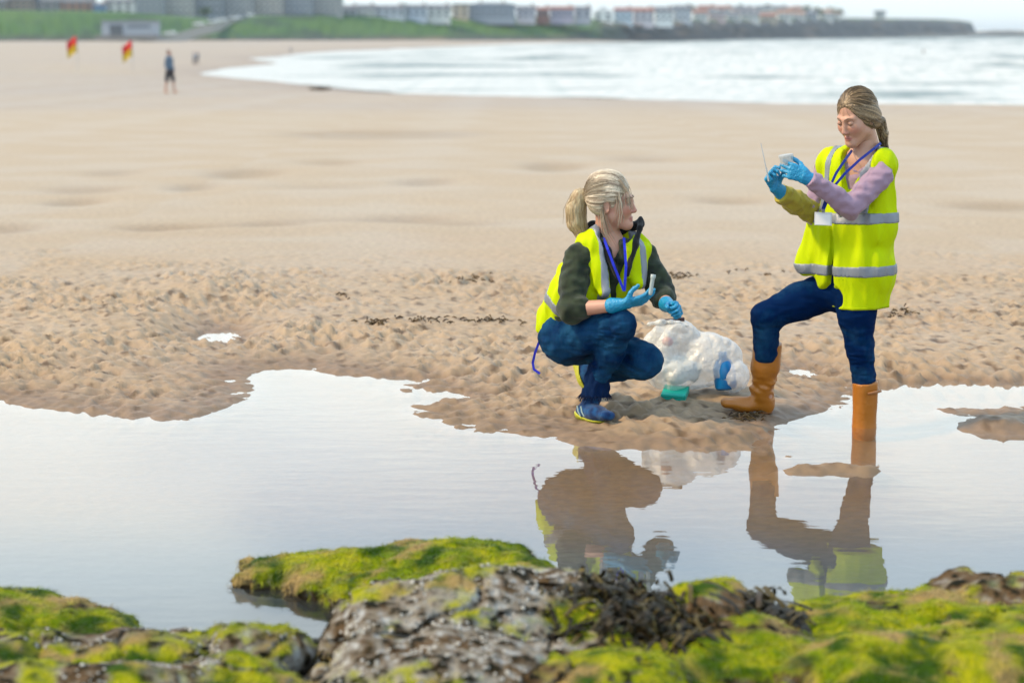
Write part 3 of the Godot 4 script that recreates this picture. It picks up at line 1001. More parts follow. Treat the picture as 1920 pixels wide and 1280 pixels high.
# balls: [u, v, distance, half width, half height, half depth, turn]; moss: how much of the upper side is green; grey: barnacle grey against brown
func rock(label: String, balls: Array, moss: float, grey: float, amp := 0.035, cell := 0.013, strands := 900, long := 0.035, tilt := 0.0) -> void:
	var f := Field.new(cell)
	for q in balls:
		f.ball(at(q[0], q[1], q[2]), Vector3(q[3], q[4], q[5]), 0.06, false, Basis(Vector3.UP, q[6] if q.size() > 6 else 0.0) * Basis(Vector3.BACK, q[7] if q.size() > 7 else 0.0))
	f.fill(amp).call_rough(func(p: Vector3) -> float: return amp * 0.9 * clampf(1.15 - moss, 0.0, 1.0) * smoothstep(0.09, 0.0, absf(n_crack.get_noise_3d(p.x, p.y * 1.6, p.z))), amp)
	f.rough(n_rock, amp).rough(n_spot, amp * 0.14)
	f.clip(Vector3(0, -0.16, 0), Vector3.DOWN)
	var g := Geo.new()
	var seat := PackedInt32Array()
	f.into(g, func(p: Vector3, n: Vector3) -> Color:
		var e := n_spot.get_noise_3dv(p)
		var w := n_moss.get_noise_3dv(p)
		var base := Color(0.075, 0.048, 0.024).lerp(Color(0.195, 0.182, 0.155), clampf(grey * 1.0 + e * 1.5 + w * 1.3 - 0.30, 0.0, 1.0))
		if e > 0.22: base = base.lerp(Color(0.30, 0.305, 0.295), minf(1.0, (e - 0.22) * 4.0) * grey)
		if e < -0.12: base = base.lerp(Color(0.010, 0.008, 0.004), minf(1.0, (-0.12 - e) * 5.0))
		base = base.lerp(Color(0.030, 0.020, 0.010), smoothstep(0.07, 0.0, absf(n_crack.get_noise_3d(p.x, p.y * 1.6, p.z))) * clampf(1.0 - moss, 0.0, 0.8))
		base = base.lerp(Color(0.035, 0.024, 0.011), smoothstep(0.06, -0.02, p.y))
		var up := clampf((n.y + tilt - 0.15) * 1.6, 0.0, 1.0)
		var gr := smoothstep(0.0, 0.25, moss - 0.52 + w * 0.75 + e * 0.25 + up * 0.4 - 0.25) * smoothstep(-0.05, 0.3, n.y + tilt)
		var green := Color(0.095, 0.135, 0.002).lerp(Color(0.215, 0.215, 0.005), clampf(0.5 + e * 1.2 + w, 0.0, 1.0))
		green = green.lerp(Color(0.22, 0.155, 0.055), smoothstep(-0.05, 0.42, n_moss.get_noise_3dv(p * 1.3 + Vector3(9, 0, 0))))
		green = green.lerp(Color(0.022, 0.050, 0.003), smoothstep(-0.02, 0.50, n_moss.get_noise_3dv(p * 1.6 + Vector3(0, 5, 0))))
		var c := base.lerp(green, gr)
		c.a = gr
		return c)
	for i in g.v.size():
		if g.c[i].a > 0.35 and g.v[i].y > -0.01: seat.append(i)
	var o := thing("mossy_rock" if moss > 0.45 else "rock", Vector3(at(balls[0][0], 640, balls[0][2]).x, 0, -balls[0][2]), label, "rock", "rocks along the front of the pool")
	var moss_pts := []
	var rng := RandomNumberGenerator.new()
	rng.seed = int(balls[0][0])
	if strands > 0 and seat.size() > 20:
		for k in int(strands * minf(1.0, seat.size() / 900.0)):
			moss_pts.append(seat[rng.randi() % seat.size()])
	var mm := MultiMesh.new()
	mm.transform_format = MultiMesh.TRANSFORM_3D
	mm.use_colors = true
	var blade := Geo.new()
	var dirs := [Vector3(0, 0, 0), Vector3(0.05, 0.42, 0.25), Vector3(0.02, 0.62, 0.62), Vector3(-0.04, 0.55, 1.0)]
	for k in 3:
		var w0: float = [0.10, 0.09, 0.06, 0.015][k]
		var w1: float = [0.10, 0.09, 0.06, 0.015][k + 1]
		blade.quad(dirs[k] - Vector3(w0, 0, 0), dirs[k] + Vector3(w0, 0, 0), dirs[k + 1] + Vector3(w1, 0, 0), dirs[k + 1] - Vector3(w1, 0, 0), Color.WHITE)
	mm.mesh = blade.mesh()
	mm.instance_count = moss_pts.size()
	for k in moss_pts.size():
		var i: int = moss_pts[k]
		var n := g.n[i]
		var fall := (Vector3.DOWN - n * Vector3.DOWN.dot(n)).normalized() if n.y < 0.97 else Vector3(rng.randf() - 0.5, 0, rng.randf() - 0.5).normalized()
		fall = (fall + Vector3(rng.randfn(0, 0.5), 0, rng.randfn(0, 0.5))).normalized()
		var x := n.cross(fall).normalized()
		var s := long * rng.randf_range(0.35, 1.0)
		var b := Basis(x * s * 0.55, n * s * 0.6, x.cross(n).normalized() * -s if x.cross(n).dot(fall) < 0 else x.cross(n).normalized() * s)
		mm.set_instance_transform(k, Transform3D(b, g.v[i] - o.position - n * 0.002))
		var c := g.c[i]
		var t := rng.randf_range(0.75, 1.5)
		mm.set_instance_color(k, Color(c.r * t, c.g * t, c.b * t))
	# barnacles crust the bare upper stone
	var bare := []
	for k in int(5200 * grey * grey):
		var i := rng.randi() % g.v.size()
		if g.c[i].a < 0.3 and g.v[i].y > 0.03 and n_moss.get_noise_3dv(g.v[i] * 1.5) > -0.12: bare.append(i)
	if grey > 0.45 and bare.size() > 0:
		var cone := Geo.new()
		cone.lathe(Transform3D(), [Vector2(0, 1.0), Vector2(0.55, 0.6), Vector2(0.6, 0.35), Vector2(0.3, 0.1)], 7, Color.WHITE)
		var bm := MultiMesh.new()
		bm.transform_format = MultiMesh.TRANSFORM_3D
		bm.use_colors = true
		bm.mesh = cone.mesh()
		bm.instance_count = bare.size()
		for k in bare.size():
			var n := g.n[bare[k]]
			var x := n.cross(Vector3(0.3, 0.2, 0.9)).normalized()
			var z := rng.randf_range(0.003, 0.0075)
			bm.set_instance_transform(k, Transform3D(Basis(x * z, n * z, x.cross(n) * z), g.v[bare[k]] - o.position))
			bm.set_instance_color(k, Color(0.30, 0.29, 0.26) * rng.randf_range(0.45, 1.3))
		var bi := MultiMeshInstance3D.new()
		bi.multimesh = bm
		bi.name = "barnacles"
		bi.material_override = rock_mat
		bi.set_meta("kind", "stuff")
		o.add_child(bi)
	for i in g.c.size(): g.c[i].a = 1.0
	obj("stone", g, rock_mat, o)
	if moss_pts.size() > 0:
		var mi := MultiMeshInstance3D.new()
		mi.multimesh = mm
		mi.name = "moss"
		mi.material_override = weed_mat
		mi.set_meta("kind", "stuff")
		o.add_child(mi)

# a heap of bladder wrack: flat branching ribbons and little bladders
func wrack(label: String, spots: Array, count: int, seed_: int, tone: Color) -> void:
	var rng := RandomNumberGenerator.new()
	rng.seed = seed_
	var g := Geo.new()
	for k in count:
		var q: Array = spots[rng.randi() % spots.size()]
		var p := at(q[0] + rng.randfn(0, q[3]), q[1] + rng.randfn(0, q[4]), q[2] + rng.randfn(0, 0.05))
		var a := rng.randf() * TAU
		var d := Vector3(cos(a), rng.randf_range(-0.2, 0.3), sin(a))
		var c := tone.lerp(Color(0.085, 0.062, 0.014), pow(rng.randf(), 2.0))
		var prev := p
		var l := rng.randf_range(0.025, 0.065)
		var w := rng.randf_range(0.004, 0.009)
		var side := d.cross(Vector3.UP).normalized()
		for j in 4:
			d.y -= rng.randf_range(0.1, 0.45)
			d = (d + Vector3(rng.randfn(0, 0.25), 0, rng.randfn(0, 0.25))).normalized()
			var nxt := prev + d * l * 0.45
			var up := side.cross(d).normalized() * 0.0025
			g.quad(prev - side * w + up, prev + side * w + up, nxt + side * w * 0.9 + up, nxt - side * w * 0.9 + up, c)
			g.quad(prev + side * w - up, prev - side * w - up, nxt - side * w * 0.9 - up, nxt + side * w * 0.9 - up, c)
			if j % 2 == 1 and rng.randf() < 0.6:
				g.ball(nxt, Vector3.ONE * rng.randf_range(0.004, 0.007), c * 1.3, Basis(), 4, 6)
			prev = nxt
	tag(obj("seaweed", g, weed_mat), label, "seaweed", "seaweed on the front rocks", "stuff")

func build_rocks() -> void:
	rock_mat = mat(0.9, Color.WHITE, 0.18, noise_tex(noise(74, 0.04, 4), 512), 0.8, 2.2)
	rock_mat.roughness_texture = noise_tex(noise(75, 0.02, 3), 256, [[0.3, 0.7], [Color(0.8, 0.8, 0.8), Color(1, 1, 1)]])
	weed_mat = mat(0.6, Color.WHITE, 0.35)
	weed_mat.cull_mode = BaseMaterial3D.CULL_DISABLED
	rock("long tapering rock coated in bright green moss lying in the pool", [[720, 1088, 6.55, .34, .095, .22, 0.1], [590, 1078, 6.62, .26, .06, .13, 0.15], [490, 1070, 6.7, .10, .022, .05, 0.1], [840, 1078, 6.5, .27, .105, .24], [935, 1088, 6.4, .17, .085, .2, -0.3], [760, 1124, 6.3, .2, .08, .12]], 0.98, 0.5, 0.03, 0.012, 9000, 0.028, 0.15)
	rock("big barnacled grey rock in the middle of the front row", [[900, 1180, 5.75, .36, .17, .30, 0.1], [720, 1200, 5.72, .18, .15, .26], [1050, 1175, 5.8, .26, .15, .26, -0.2], [690, 1275, 5.5, .10, .12, .2], [850, 1290, 5.35, .36, .14, .25], [1120, 1240, 5.6, .28, .12, .3], [870, 1130, 5.95, .22, .06, .13]], 0.34, 0.95, 0.030, 0.013, 1500, 0.03)
	rock("smooth yellow-brown boulder just right of the dark seaweed heap", [[1310, 1145, 5.75, .12, .085, .13, 0.2], [1350, 1165, 5.7, .12, .07, .12]], 0.42, 0.18, 0.012, 0.011, 600, 0.02)
	rock("moss slope running down to the right from the yellow-brown boulder", [[1400, 1215, 5.6, .20, .09, .2, -0.3], [1450, 1262, 5.45, .18, .09, .2], [1310, 1265, 5.4, .20, .09, .2], [1340, 1115, 5.95, .1, .045, .1]], 0.82, 0.3, 0.025, 0.013, 3500, 0.028, 0.1)
	rock("broad yellow-green mossy rock filling the lower right corner", [[1640, 1215, 5.75, .26, .12, .32, 0.1], [1790, 1195, 5.85, .30, .13, .30], [1900, 1240, 5.6, .30, .13, .3], [1700, 1290, 5.3, .40, .14, .25], [1560, 1195, 5.85, .14, .07, .2], [2060, 1210, 5.7, .3, .15, .4], [1980, 1290, 5.3, .4, .15, .3]], 0.78, 0.2, 0.030, 0.014, 9000, 0.032, 0.1)
	rock("brown overhanging boulder on the mossy rock at the right edge", [[1850, 1130, 6.0, .20, .085, .18, 0.2], [1960, 1150, 5.9, .26, .11, .2], [1860, 1170, 5.75, .14, .05, .1]], 0.40, 0.30, 0.03, 0.012, 1200, 0.025)
	rock("dark green mossy hump at the left edge of the pool", [[60, 1185, 6.05, .30, .10, .22, -0.1], [150, 1200, 6.0, .16, .075, .17, -0.2], [-60, 1190, 6.0, .25, .11, .3], [40, 1150, 6.2, .07, .03, .08]], 0.88, 0.3, 0.022, 0.012, 4500, 0.03, 0.15)
	rock("low grey-brown ledge across the bottom left corner", [[60, 1260, 5.55, .30, .08, .2], [230, 1250, 5.65, .28, .08, .2, 0.1], [330, 1245, 5.65, .16, .085, .18], [-80, 1275, 5.5, .3, .1, .3], [180, 1320, 5.2, .5, .1, .2]], 0.46, 0.75, 0.030, 0.013, 2200, 0.028)
	rock("grey stone with a green cap in the gap left of the big barnacled rock", [[470, 1235, 5.62, .14, .10, .15, 0.2], [530, 1225, 5.65, .08, .085, .1], [450, 1300, 5.3, .2, .1, .15], [410, 1215, 5.75, .06, .06, .1]], 0.55, 0.85, 0.028, 0.011, 1500, 0.03)
	rock("small tan stone wedged in the gap beside the big barnacled rock", [[605, 1268, 5.45, .035, .04, .06]], 0.1, 0.3, 0.01, 0.008, 0)
	rock("dark low stone at the bottom right of the big barnacled rock", [[1200, 1275, 5.35, .22, .09, .2], [1130, 1300, 5.2, .2, .1, .2]], 0.62, 0.45, 0.04, 0.012, 1200, 0.03)
	wrack("heap of dark brown seaweed draped over the top of the big rock", [[1110, 1120, 5.82, 40, 20], [1180, 1150, 5.72, 50, 22], [1230, 1190, 5.6, 50, 22], [1280, 1225, 5.5, 45, 22], [1150, 1180, 5.62, 50, 15], [1100, 1140, 5.74, 35, 18]], 6000, 5, Color(0.012, 0.008, 0.003))
	wrack("black strip of seaweed on the water's edge behind the yellow-brown boulder", [[1390, 1118, 5.95, 25, 8], [1430, 1140, 5.88, 28, 9], [1475, 1160, 5.8, 25, 10]], 420, 6, Color(0.015, 0.013, 0.011))
	wrack("few dark weed fronds in the water gap left of the big rock", [[590, 1200, 5.78, 16, 4], [610, 1235, 5.6, 12, 10]], 40, 7, Color(0.02, 0.016, 0.01))

# ---------------------------------------------------------------- people
var n_cloth := noise(81, 9.0, 2)
var n_fold := noise(82, 14.0, 1)
var n_strand := noise(83, 1.0, 2)
var n_skin := noise(84, 20.0, 2)
var m_skin: StandardMaterial3D
var m_cloth: StandardMaterial3D
var m_denim: StandardMaterial3D
var m_vest: StandardMaterial3D
var m_tape: StandardMaterial3D
var m_glove: StandardMaterial3D
var m_hair: StandardMaterial3D
var m_rubber: StandardMaterial3D

func people_materials() -> void:
	m_skin = mat(0.5)
	m_skin.subsurf_scatter_enabled = true
	m_skin.subsurf_scatter_strength = 0.08
	var weave := noise_tex(noise(85, 0.09, 3), 512)
	m_cloth = mat(0.9, Color.WHITE, 0.3, weave, 0.25, 5.0)
	m_cloth.rim_enabled = true
	m_cloth.rim = 0.25
	m_denim = mat(0.85, Color.WHITE, 0.15, weave, 0.2, 7.0, noise_tex(noise(86, 0.05, 4), 512, [[0.2, 0.8], [Color(0.86, 0.89, 0.93), Color(1, 1, 1)]]))
	m_vest = mat(0.7, Color.WHITE, 0.2, weave, 0.12, 6.0)
	m_vest.backlight_enabled = true
	m_vest.backlight = Color(0.25, 0.25, 0.25)
	m_tape = mat(0.5, Color.WHITE, 0.7, weave, 0.06, 9.0)
	m_tape.metallic = 0.1
	m_glove = mat(0.42, Color.WHITE, 0.5, noise_tex(noise(87, 0.05, 3), 256), 0.25, 9.0)
	m_hair = mat(0.5, Color.WHITE, 0.5)
	m_rubber = mat(0.42, Color.WHITE, 0.5, noise_tex(noise(88, 0.02, 3), 256), 0.2, 4.0)

# a head looking along +z in its own axes, x to its left; the neck ends under it
func head_into(g: Geo, t: Transform3D, skin: Color, asleep: float, blush: float) -> void:
	var f := Field.new(0.0042)
	f.ball(Vector3(0, .036, -.014), Vector3(.073, .092, .092), .02)
	f.ball(Vector3(0, -.026, .024), Vector3(.062, .074, .062), .03)
	f.ball(Vector3(0, -.098, .062), Vector3(.022, .018, .02), .03)
	f.oval(Vector3(-.045, -.06, .01), Vector3(-.012, -.1, .06), Vector2(.022, .02), Vector2(.014, .014), Vector3.RIGHT, .03)
	f.oval(Vector3(.045, -.06, .01), Vector3(.012, -.1, .06), Vector2(.022, .02), Vector2(.014, .014), Vector3.RIGHT, .03)
	for s in [-1.0, 1.0]:
		f.ball(Vector3(s * .036, -.024, .058), Vector3(.022, .022, .018), .03)
		f.bone(Vector3(s * .012, .022, .082), Vector3(s * .042, .024, .066), .0085, .008, .016)
		f.ball(Vector3(s * .031, .004, .091), Vector3(.015, .010, .012), .014, true)
		f.ball(Vector3(s * .0095, -.040, .092), Vector3(.0065, .006, .008), .008)
		f.ball(Vector3(s * .076, -.006, -.012), Vector3(.009, .031, .019), .008, false, Basis(Vector3.UP, s * 0.4))
		f.ball(Vector3(s * .083, -.004, -.008), Vector3(.005, .018, .009), .006, true)
	f.bone(Vector3(0, .012, .083), Vector3(0, -.034, .100), .0075, .0098, .014)
	f.bone(Vector3(-.013, -.0665, .082), Vector3(.013, -.0665, .082), .0048, .0048, .008)
	f.bone(Vector3(-.011, -.0765, .080), Vector3(.011, -.0765, .080), .0058, .0058, .008)
	f.bone(Vector3(-.018, -.0725, .085), Vector3(.018, -.0725, .085), .0016, .0016, .003, true)
	f.bone(Vector3(0, -.05, -.026), Vector3(0, -.16, -.042), .053, .052, .03)
	f.fill()
	f.into(g, func(p: Vector3, _n: Vector3) -> Color:
		var c := skin
		var lip := Vector2(p.x / 0.022, (p.y + 0.0708) / 0.0125).length()
		if p.z > 0.07: c = c.lerp(Color(0.30, 0.085, 0.075), smoothstep(1.15, 0.75, lip) * 0.8)
		var cheek := Vector2((absf(p.x) - 0.042) / 0.03, (p.y + 0.03) / 0.026).length()
		c = c.lerp(Color(0.42, 0.15, 0.11), smoothstep(1.2, 0.2, cheek) * blush)
		if p.z > 0.09: c = c.lerp(Color(0.40, 0.15, 0.11), smoothstep(0.02, 0.0, absf(p.y + 0.035)) * blush)
		return c * (1.0 + 0.08 * n_skin.get_noise_3dv(p)), Color.WHITE, t)
	for s in [-1.0, 1.0]:
		var e := Vector3(s * .031, .003, .0755)
		g.ball(t * e, Vector3.ONE * .0122, Color(0.34, 0.30, 0.28), t.basis)
		g.ball(t * (e + Vector3(0, -0.002, .0082)), Vector3(.0062, .0062, .0052), Color(0.03, 0.04, 0.05), t.basis)
		g.ball(t * (e + Vector3(0, .0042 - 0.0032 * asleep, -.0002 + 0.0008 * asleep)), Vector3(.0140, .0112 + 0.0024 * asleep, .0138), skin * 0.93, t.basis)
		g.tube([t * (e + Vector3(s * -.012, -.002, .009)), t * (e + Vector3(0, -.003 * asleep + .0005, .0136)), t * (e + Vector3(s * .013, -.001, .007))], [.0010, .0019, .0014], 5, Color(0.02, 0.013, 0.01))
		g.tube([t * Vector3(s * .013, .024, .0955), t * Vector3(s * .03, .030, .088), t * Vector3(s * .047, .024, .074)], [.0026, .003, .0015], 6, Color(0.14, 0.085, 0.05))

# a gloved hand: palm is where the palm looks; curls: 0 straight .. 1 closed, forefinger first
func hand_into(g: Geo, wrist: Vector3, dir: Vector3, palm: Vector3, left: bool, curls: Array, thumb: float, c: Color, fore: Vector3, cell := 0.0036, bare := false) -> void:
	dir = dir.normalized()
	palm = (palm - dir * palm.dot(dir)).normalized()
	var across := dir.cross(palm) * (-1.0 if left else 1.0)
	var f := Field.new(cell)
	f.oval(wrist + dir * .018, wrist + dir * .078, Vector2(.031, .0155), Vector2(.037, .0135), across, .012)
	if not bare:
		f.oval(wrist - fore.normalized() * .055, wrist + dir * .02, Vector2(.039, .037), Vector2(.029, .022), across, .012)
	var lens := [.070, .078, .073, .057]
	for i in 4:
		var p := wrist + dir * ([.088, .092, .088, .08][i] as float) + across * (.0275 - .0185 * i)
		f.bone(wrist + dir * .05 + across * (.018 - .012 * i), p, .012, .0098, .008)
		var d := (dir + across * (0.10 - 0.07 * i)).normalized()
		var r := .0090
		for k in 3:
			d = (d * cos(curls[i] * [1.15, 1.45, 1.0][k]) + palm * sin(curls[i] * [1.15, 1.45, 1.0][k])).normalized() if k == 0 else d.rotated(dir.cross(palm).normalized(), curls[i] * [1.15, 1.45, 1.0][k]).normalized()
			var q: Vector3 = p + d * lens[i] * ([.45, .31, .24][k] as float)
			f.bone(p, q, r, r - .0009, .0035)
			r -= .0007
			p = q
	var b := wrist + dir * .028 + across * .022
	var td := (dir * 0.62 + across * lerpf(0.8, 0.35, thumb) + palm * lerpf(0.25, 0.9, thumb)).normalized()
	var m := b + td * .042
	f.bone(b, m, .0155, .0118, .01)
	td = (td + dir * 0.35 + palm * 0.25 * thumb - across * 0.25 * thumb).normalized()
	f.bone(m, m + td * .03, .0113, .0102, .004)
	td = (td + dir * 0.3).normalized()
	var m2 := m + td * .03
	f.bone(m2, m2 + td * .02, .0100, .0085, .004)
	f.fill().rough(n_fold, 0.0012, Vector3.ONE * 5.0)
	f.into(g, null, c)

# strands that run together at the tie: the same all along each line out of it
func comb(p: Vector3, tie: Vector3, fine: float) -> float:
	var axis := (tie - Vector3(0, .03, -.01)).normalized()
	var q := p - tie
	var a := axis.cross(Vector3.RIGHT).normalized()
	var r := Vector2(q.dot(Vector3.RIGHT), q.dot(a)).normalized() * fine
	return n_strand.get_noise_3d(r.x, r.y, q.length() * 6.0)

# fine hairs laid over the scalp from the hairline to the tie
func combed(g: Geo, t: Transform3D, tie: Vector3, mid: Vector3, rad: Vector3, count: int, seed_: int, c0: Color, c1: Color) -> void:
	var rng := RandomNumberGenerator.new()
	rng.seed = seed_
	var to := ((tie - mid) / rad).normalized()
	for k in count:
		var d := Vector3(rng.randfn(0, 1), rng.randfn(0, 1), rng.randfn(0, 1)).normalized()
		if d.dot(to) > 0.55 or d.y < -0.45 or (d.z > 0.22 and d.y < 0.52): continue
		var pts := []
		var lift := rng.randf_range(0.99, 1.03) + (0.03 if rng.randf() < 0.06 else 0.0)
		for i in 7:
			var e := d.slerp(to, i / 6.0 * 0.97)
			pts.append(t * (mid + e * rad * lerpf(lift, 1.0, i / 6.0) + Vector3(rng.randfn(0, .0006), rng.randfn(0, .0006), 0)))
		g.tube(pts, [.0004, .0009, .0009, .0009, .0009, .0009, .0009], 3, c0.lerp(c1, pow(rng.randf(), 1.2)))

func tail(g: Geo, t: Transform3D, path: Array, spread: Array, count: int, seed_: int, c0: Color, c1: Color) -> void:
	var rng := RandomNumberGenerator.new()
	rng.seed = seed_
	for k in count:
		var a := rng.randf() * TAU
		var q := sqrt(rng.randf()) * 1.12
		var pts := []
		for i in path.size():
			pts.append(t * (path[i] + Vector3(cos(a), 0.25 * sin(a * 2.0), sin(a)) * q * spread[i] + Vector3(rng.randfn(0, .0015), 0, rng.randfn(0, .0015))))
		g.tube(pts, [.0009, .0009, .0009, .0009, .0005], 3, c0.lerp(c1, rng.randf()))

func locks(g: Geo, t: Transform3D, roots: Array, count: int, seed_: int, c0: Color, c1: Color) -> void:
	var rng := RandomNumberGenerator.new()
	rng.seed = seed_
	for k in count:
		var path: Array = roots[k % roots.size()]
		var j := Vector3(rng.randfn(0, .007), rng.randfn(0, .006), rng.randfn(0, .007))
		var pts := []
		for i in path.size():
			pts.append(t * (path[i] + j * (0.6 + 0.6 * i) + Vector3(rng.randfn(0, .002), 0, rng.randfn(0, .002))))
		g.tube(pts, [.0012, .0015, .0012, .0006], 4, c0.lerp(c1, rng.randf()))

func strap(g: Geo, pts: Array, w: float, thick: float, c: Color) -> void:
	# a flat ribbon that keeps its broad side towards the way it is worn (outward = third entry)
	for i in pts.size() - 1:
		var a: Vector3 = pts[i]
		var b: Vector3 = pts[i + 1]
		var d := (b - a).normalized()
		var s := d.cross(Vector3(0, 0.15, 1)).normalized()
		var z := s.cross(d).normalized()
		g.box(Transform3D(Basis(s, d, z), (a + b) / 2), Vector3(w, (b - a).length() + w * 0.25, thick), c)

var lime := Color(0.42, 0.53, 0.0)
var grey_tape := Color(0.15, 0.17, 0.20)
var blue_glove := Color(0.0, 0.20, 0.38)
var denim := Color(0.002, 0.015, 0.058)

func standing_woman() -> void:
	var o := thing("person", Vector3(at(1605, 640, 9.35).x, 0, -9.35), "standing woman in yellow vest and tan boots, one foot in the pool", "person")
	var side := Vector3(.72, 0, .69)
	var fwd := Vector3(-.69, 0, .72)
	var sl := at(1653, 330, 9.175); var el := at(1594, 388, 9.10); var wl := at(1516, 333, 9.02)
	var sr := at(1553, 306, 9.48); var er := at(1524, 398, 9.40); var wr := at(1457, 357, 9.22)
	var hl := at(1606, 545, 9.28); var kl := at(1613, 655, 9.27); var al := at(1622, 790, 9.31)
	var hr := at(1572, 540, 9.44); var kr := at(1437, 592, 9.42); var ar := at(1436, 742, 9.53)
	var neck := at(1619, 284, 9.31)
	var head := Transform3D(Basis(Vector3.UP, deg_to_rad(-50)) * Basis(Vector3.RIGHT, deg_to_rad(19)), at(1606, 221, 9.27))
	var skin := Color(0.42, 0.225, 0.15)
	# body
	var g := Geo.new()
	var f := Field.new(0.012)
	f.bone(head * Vector3(0, -.1, -.035), neck - Vector3(0, .02, 0), .051, .056, .03)
	f.oval(neck - Vector3(0, .06, 0), at(1602, 450, 9.34), Vector2(.125, .065), Vector2(.12, .08), side, .04)
	f.oval(at(1602, 450, 9.34), at(1595, 545, 9.36), Vector2(.13, .09), Vector2(.15, .1), side, .05)
	f.chain([sl, el, el.lerp(wl, 0.92)], [.040, .031, .021]); f.chain([sr, er, er.lerp(wr, 0.92)], [.040, .031, .021])
	f.chain([hl, kl, al], [.075, .045, .034]); f.chain([hr, kr, ar], [.075, .045, .034])
	f.fill().into(g, null, skin)
	head_into(g, head, skin, 1.0, 0.45)
	obj("body", g, m_skin, o)
	# jumper
	g = Geo.new()
	f = Field.new(0.009)
	f.oval(at(1556, 316, 9.46), at(1650, 318, 9.22), Vector2(.046, .046), Vector2(.046, .046), Vector3.UP, .03)
	f.oval(at(1612, 325, 9.34), at(1602, 500, 9.35), Vector2(.148, .084), Vector2(.152, .10), side, .03)
	f.chain([sl, el, wl], [.058, .052, .040], .03); f.chain([sr, er, er.lerp(wr, 0.3)], [.055, .050, .044], .03)
	f.oval(at(1603, 268, 9.24), at(1580, 340, 9.16), Vector2(.066, .11), Vector2(.012, .06), side, .01, true)
	f.fill().rough(n_fold, 0.008, Vector3(1.2, 1.6, 1.2)).rough(n_cloth, 0.002, Vector3.ONE)
	f.clip(wl + (el - wl) * 0.03, wl - el)
	f.into(g, null, Color(0.285, 0.195, 0.255))
	var jumper := obj("jumper", g, m_cloth, o)
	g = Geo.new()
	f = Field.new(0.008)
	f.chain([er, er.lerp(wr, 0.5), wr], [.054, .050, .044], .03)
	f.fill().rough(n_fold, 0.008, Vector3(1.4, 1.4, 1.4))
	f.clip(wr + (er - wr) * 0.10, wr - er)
	f.into(g, null, Color(0.33, 0.27, 0.035))  # jumper sleeve with the vest's yellow bounce light painted into its colour
	obj("sleeve", g, m_cloth, jumper).set_meta("label", "far forearm sleeve with the yellow glow of the vest painted into its colour")
	# hi-vis vest: an open shell with its two fronts apart
	f = Field.new(0.0085)
	f.oval(at(1560, 302, 9.45), at(1654, 304, 9.24), Vector2(.060, .062), Vector2(.060, .062), Vector3.UP, .04)
	f.oval(at(1612, 320, 9.33), at(1606, 420, 9.33), Vector2(.185, .115), Vector2(.190, .138), side, .05)
	f.oval(at(1604, 420, 9.33), at(1605, 500, 9.33), Vector2(.190, .138), Vector2(.182, .145), side, .04)
	f.oval(at(1605, 500, 9.33), at(1602, 600, 9.33), Vector2(.182, .145), Vector2(.155, .142), side, .04)
	f.oval(at(1552, 400, 9.40), at(1512, 498, 9.42), Vector2(.075, .05), Vector2(.062, .045), side, .05)
	f.oval(at(1608, 268, 9.26), at(1556, 388, 9.14), Vector2(.080, .15), Vector2(.012, .10), side, .01, true)     # the neck opening
	f.oval(at(1527, 430, 9.16), at(1533, 540, 9.18), Vector2(.010, .12), Vector2(.020, .20), side, .008, true)
	f.oval(at(1480, 562, 9.40), at(1526, 562, 9.20), Vector2(.085, .16), Vector2(.085, .16), Vector3.UP, .01, true)       # where the fronts part
	f.fill()
	f.rough(n_cloth, 0.014, Vector3(1.1, 0.28, 1.1)).rough(n_fold, 0.008, Vector3(1.0, 0.3, 1.0))
	armhole(f, at(1670, 336, 9.12), el + Vector3(0, .01, .04), .064)
	var hem := at(1608, 580, 9.2)
	f.clip(hem, Vector3(0.02, -1, 0))
	var core := f.band(-0.016, func(p: Vector3) -> float: return p.y - (hem.y + 0.16))
	for i in f.f.size(): f.f[i] = maxf(f.f[i], -core.f[i]) if core.f[i] < 1.0 else f.f[i]
	g = Geo.new()
	f.into(g, null, lime)
	var vest := obj("hi_vis_vest", g, m_vest, o)
	vest.set_meta("label", "lime yellow hi-vis vest hanging open at the front")
	g = Geo.new()
	f.band(0.003, func(p: Vector3) -> float: return p.y - hem.y - 0.014).into(g, null, lime * 0.8)
	obj("hem_binding", g, m_vest, vest)
	var y1 := at(1605, 411, 9.2).y
	var y2 := at(1605, 510, 9.2).y
	var mid := at(1606, 320, 9.33)
	for band in [y1, y2]:
		g = Geo.new()
		f.band(0.0035, func(p: Vector3) -> float: return absf(p.y - band - 0.03 * (p - mid).dot(side)) - 0.026).into(g, null, grey_tape)
		obj("reflective_band", g, m_tape, vest)
	for s in [-1.0, 1.0]:
		g = Geo.new()
		f.band(0.0032, func(p: Vector3) -> float: return maxf(absf((p - mid).dot(side) - s * (0.105 + 0.05 * (mid.y - p.y) * 0.4)) - 0.024, y1 + 0.025 - p.y)).into(g, null, grey_tape)
		obj("reflective_band", g, m_tape, vest)
	# jeans
	g = Geo.new()
	f = Field.new(0.009)
	f.oval(at(1598, 500, 9.36), at(1592, 545, 9.36), Vector2(.155, .11), Vector2(.165, .115), side, .05)
	f.chain([hl, at(1606, 590, 9.27), kl, at(1623, 725, 9.29)], [.095, .085, .062, .056], .03)
	f.chain([hr, at(1500, 565, 9.43), kr, at(1437, 660, 9.46)], [.095, .088, .068, .060], .03)
	f.fill().rough(n_fold, 0.004, Vector3(1, 2.2, 1)).rough(n_cloth, 0.004)
	f.call_rough(creases([kr + Vector3(.05, -.02, 0), kl + Vector3(0, -.01, 0), at(1622, 700, 9.29)], 0.6), 0.012)
	f.into(g, worn(-0.05))
	obj("jeans", g, m_denim, o)
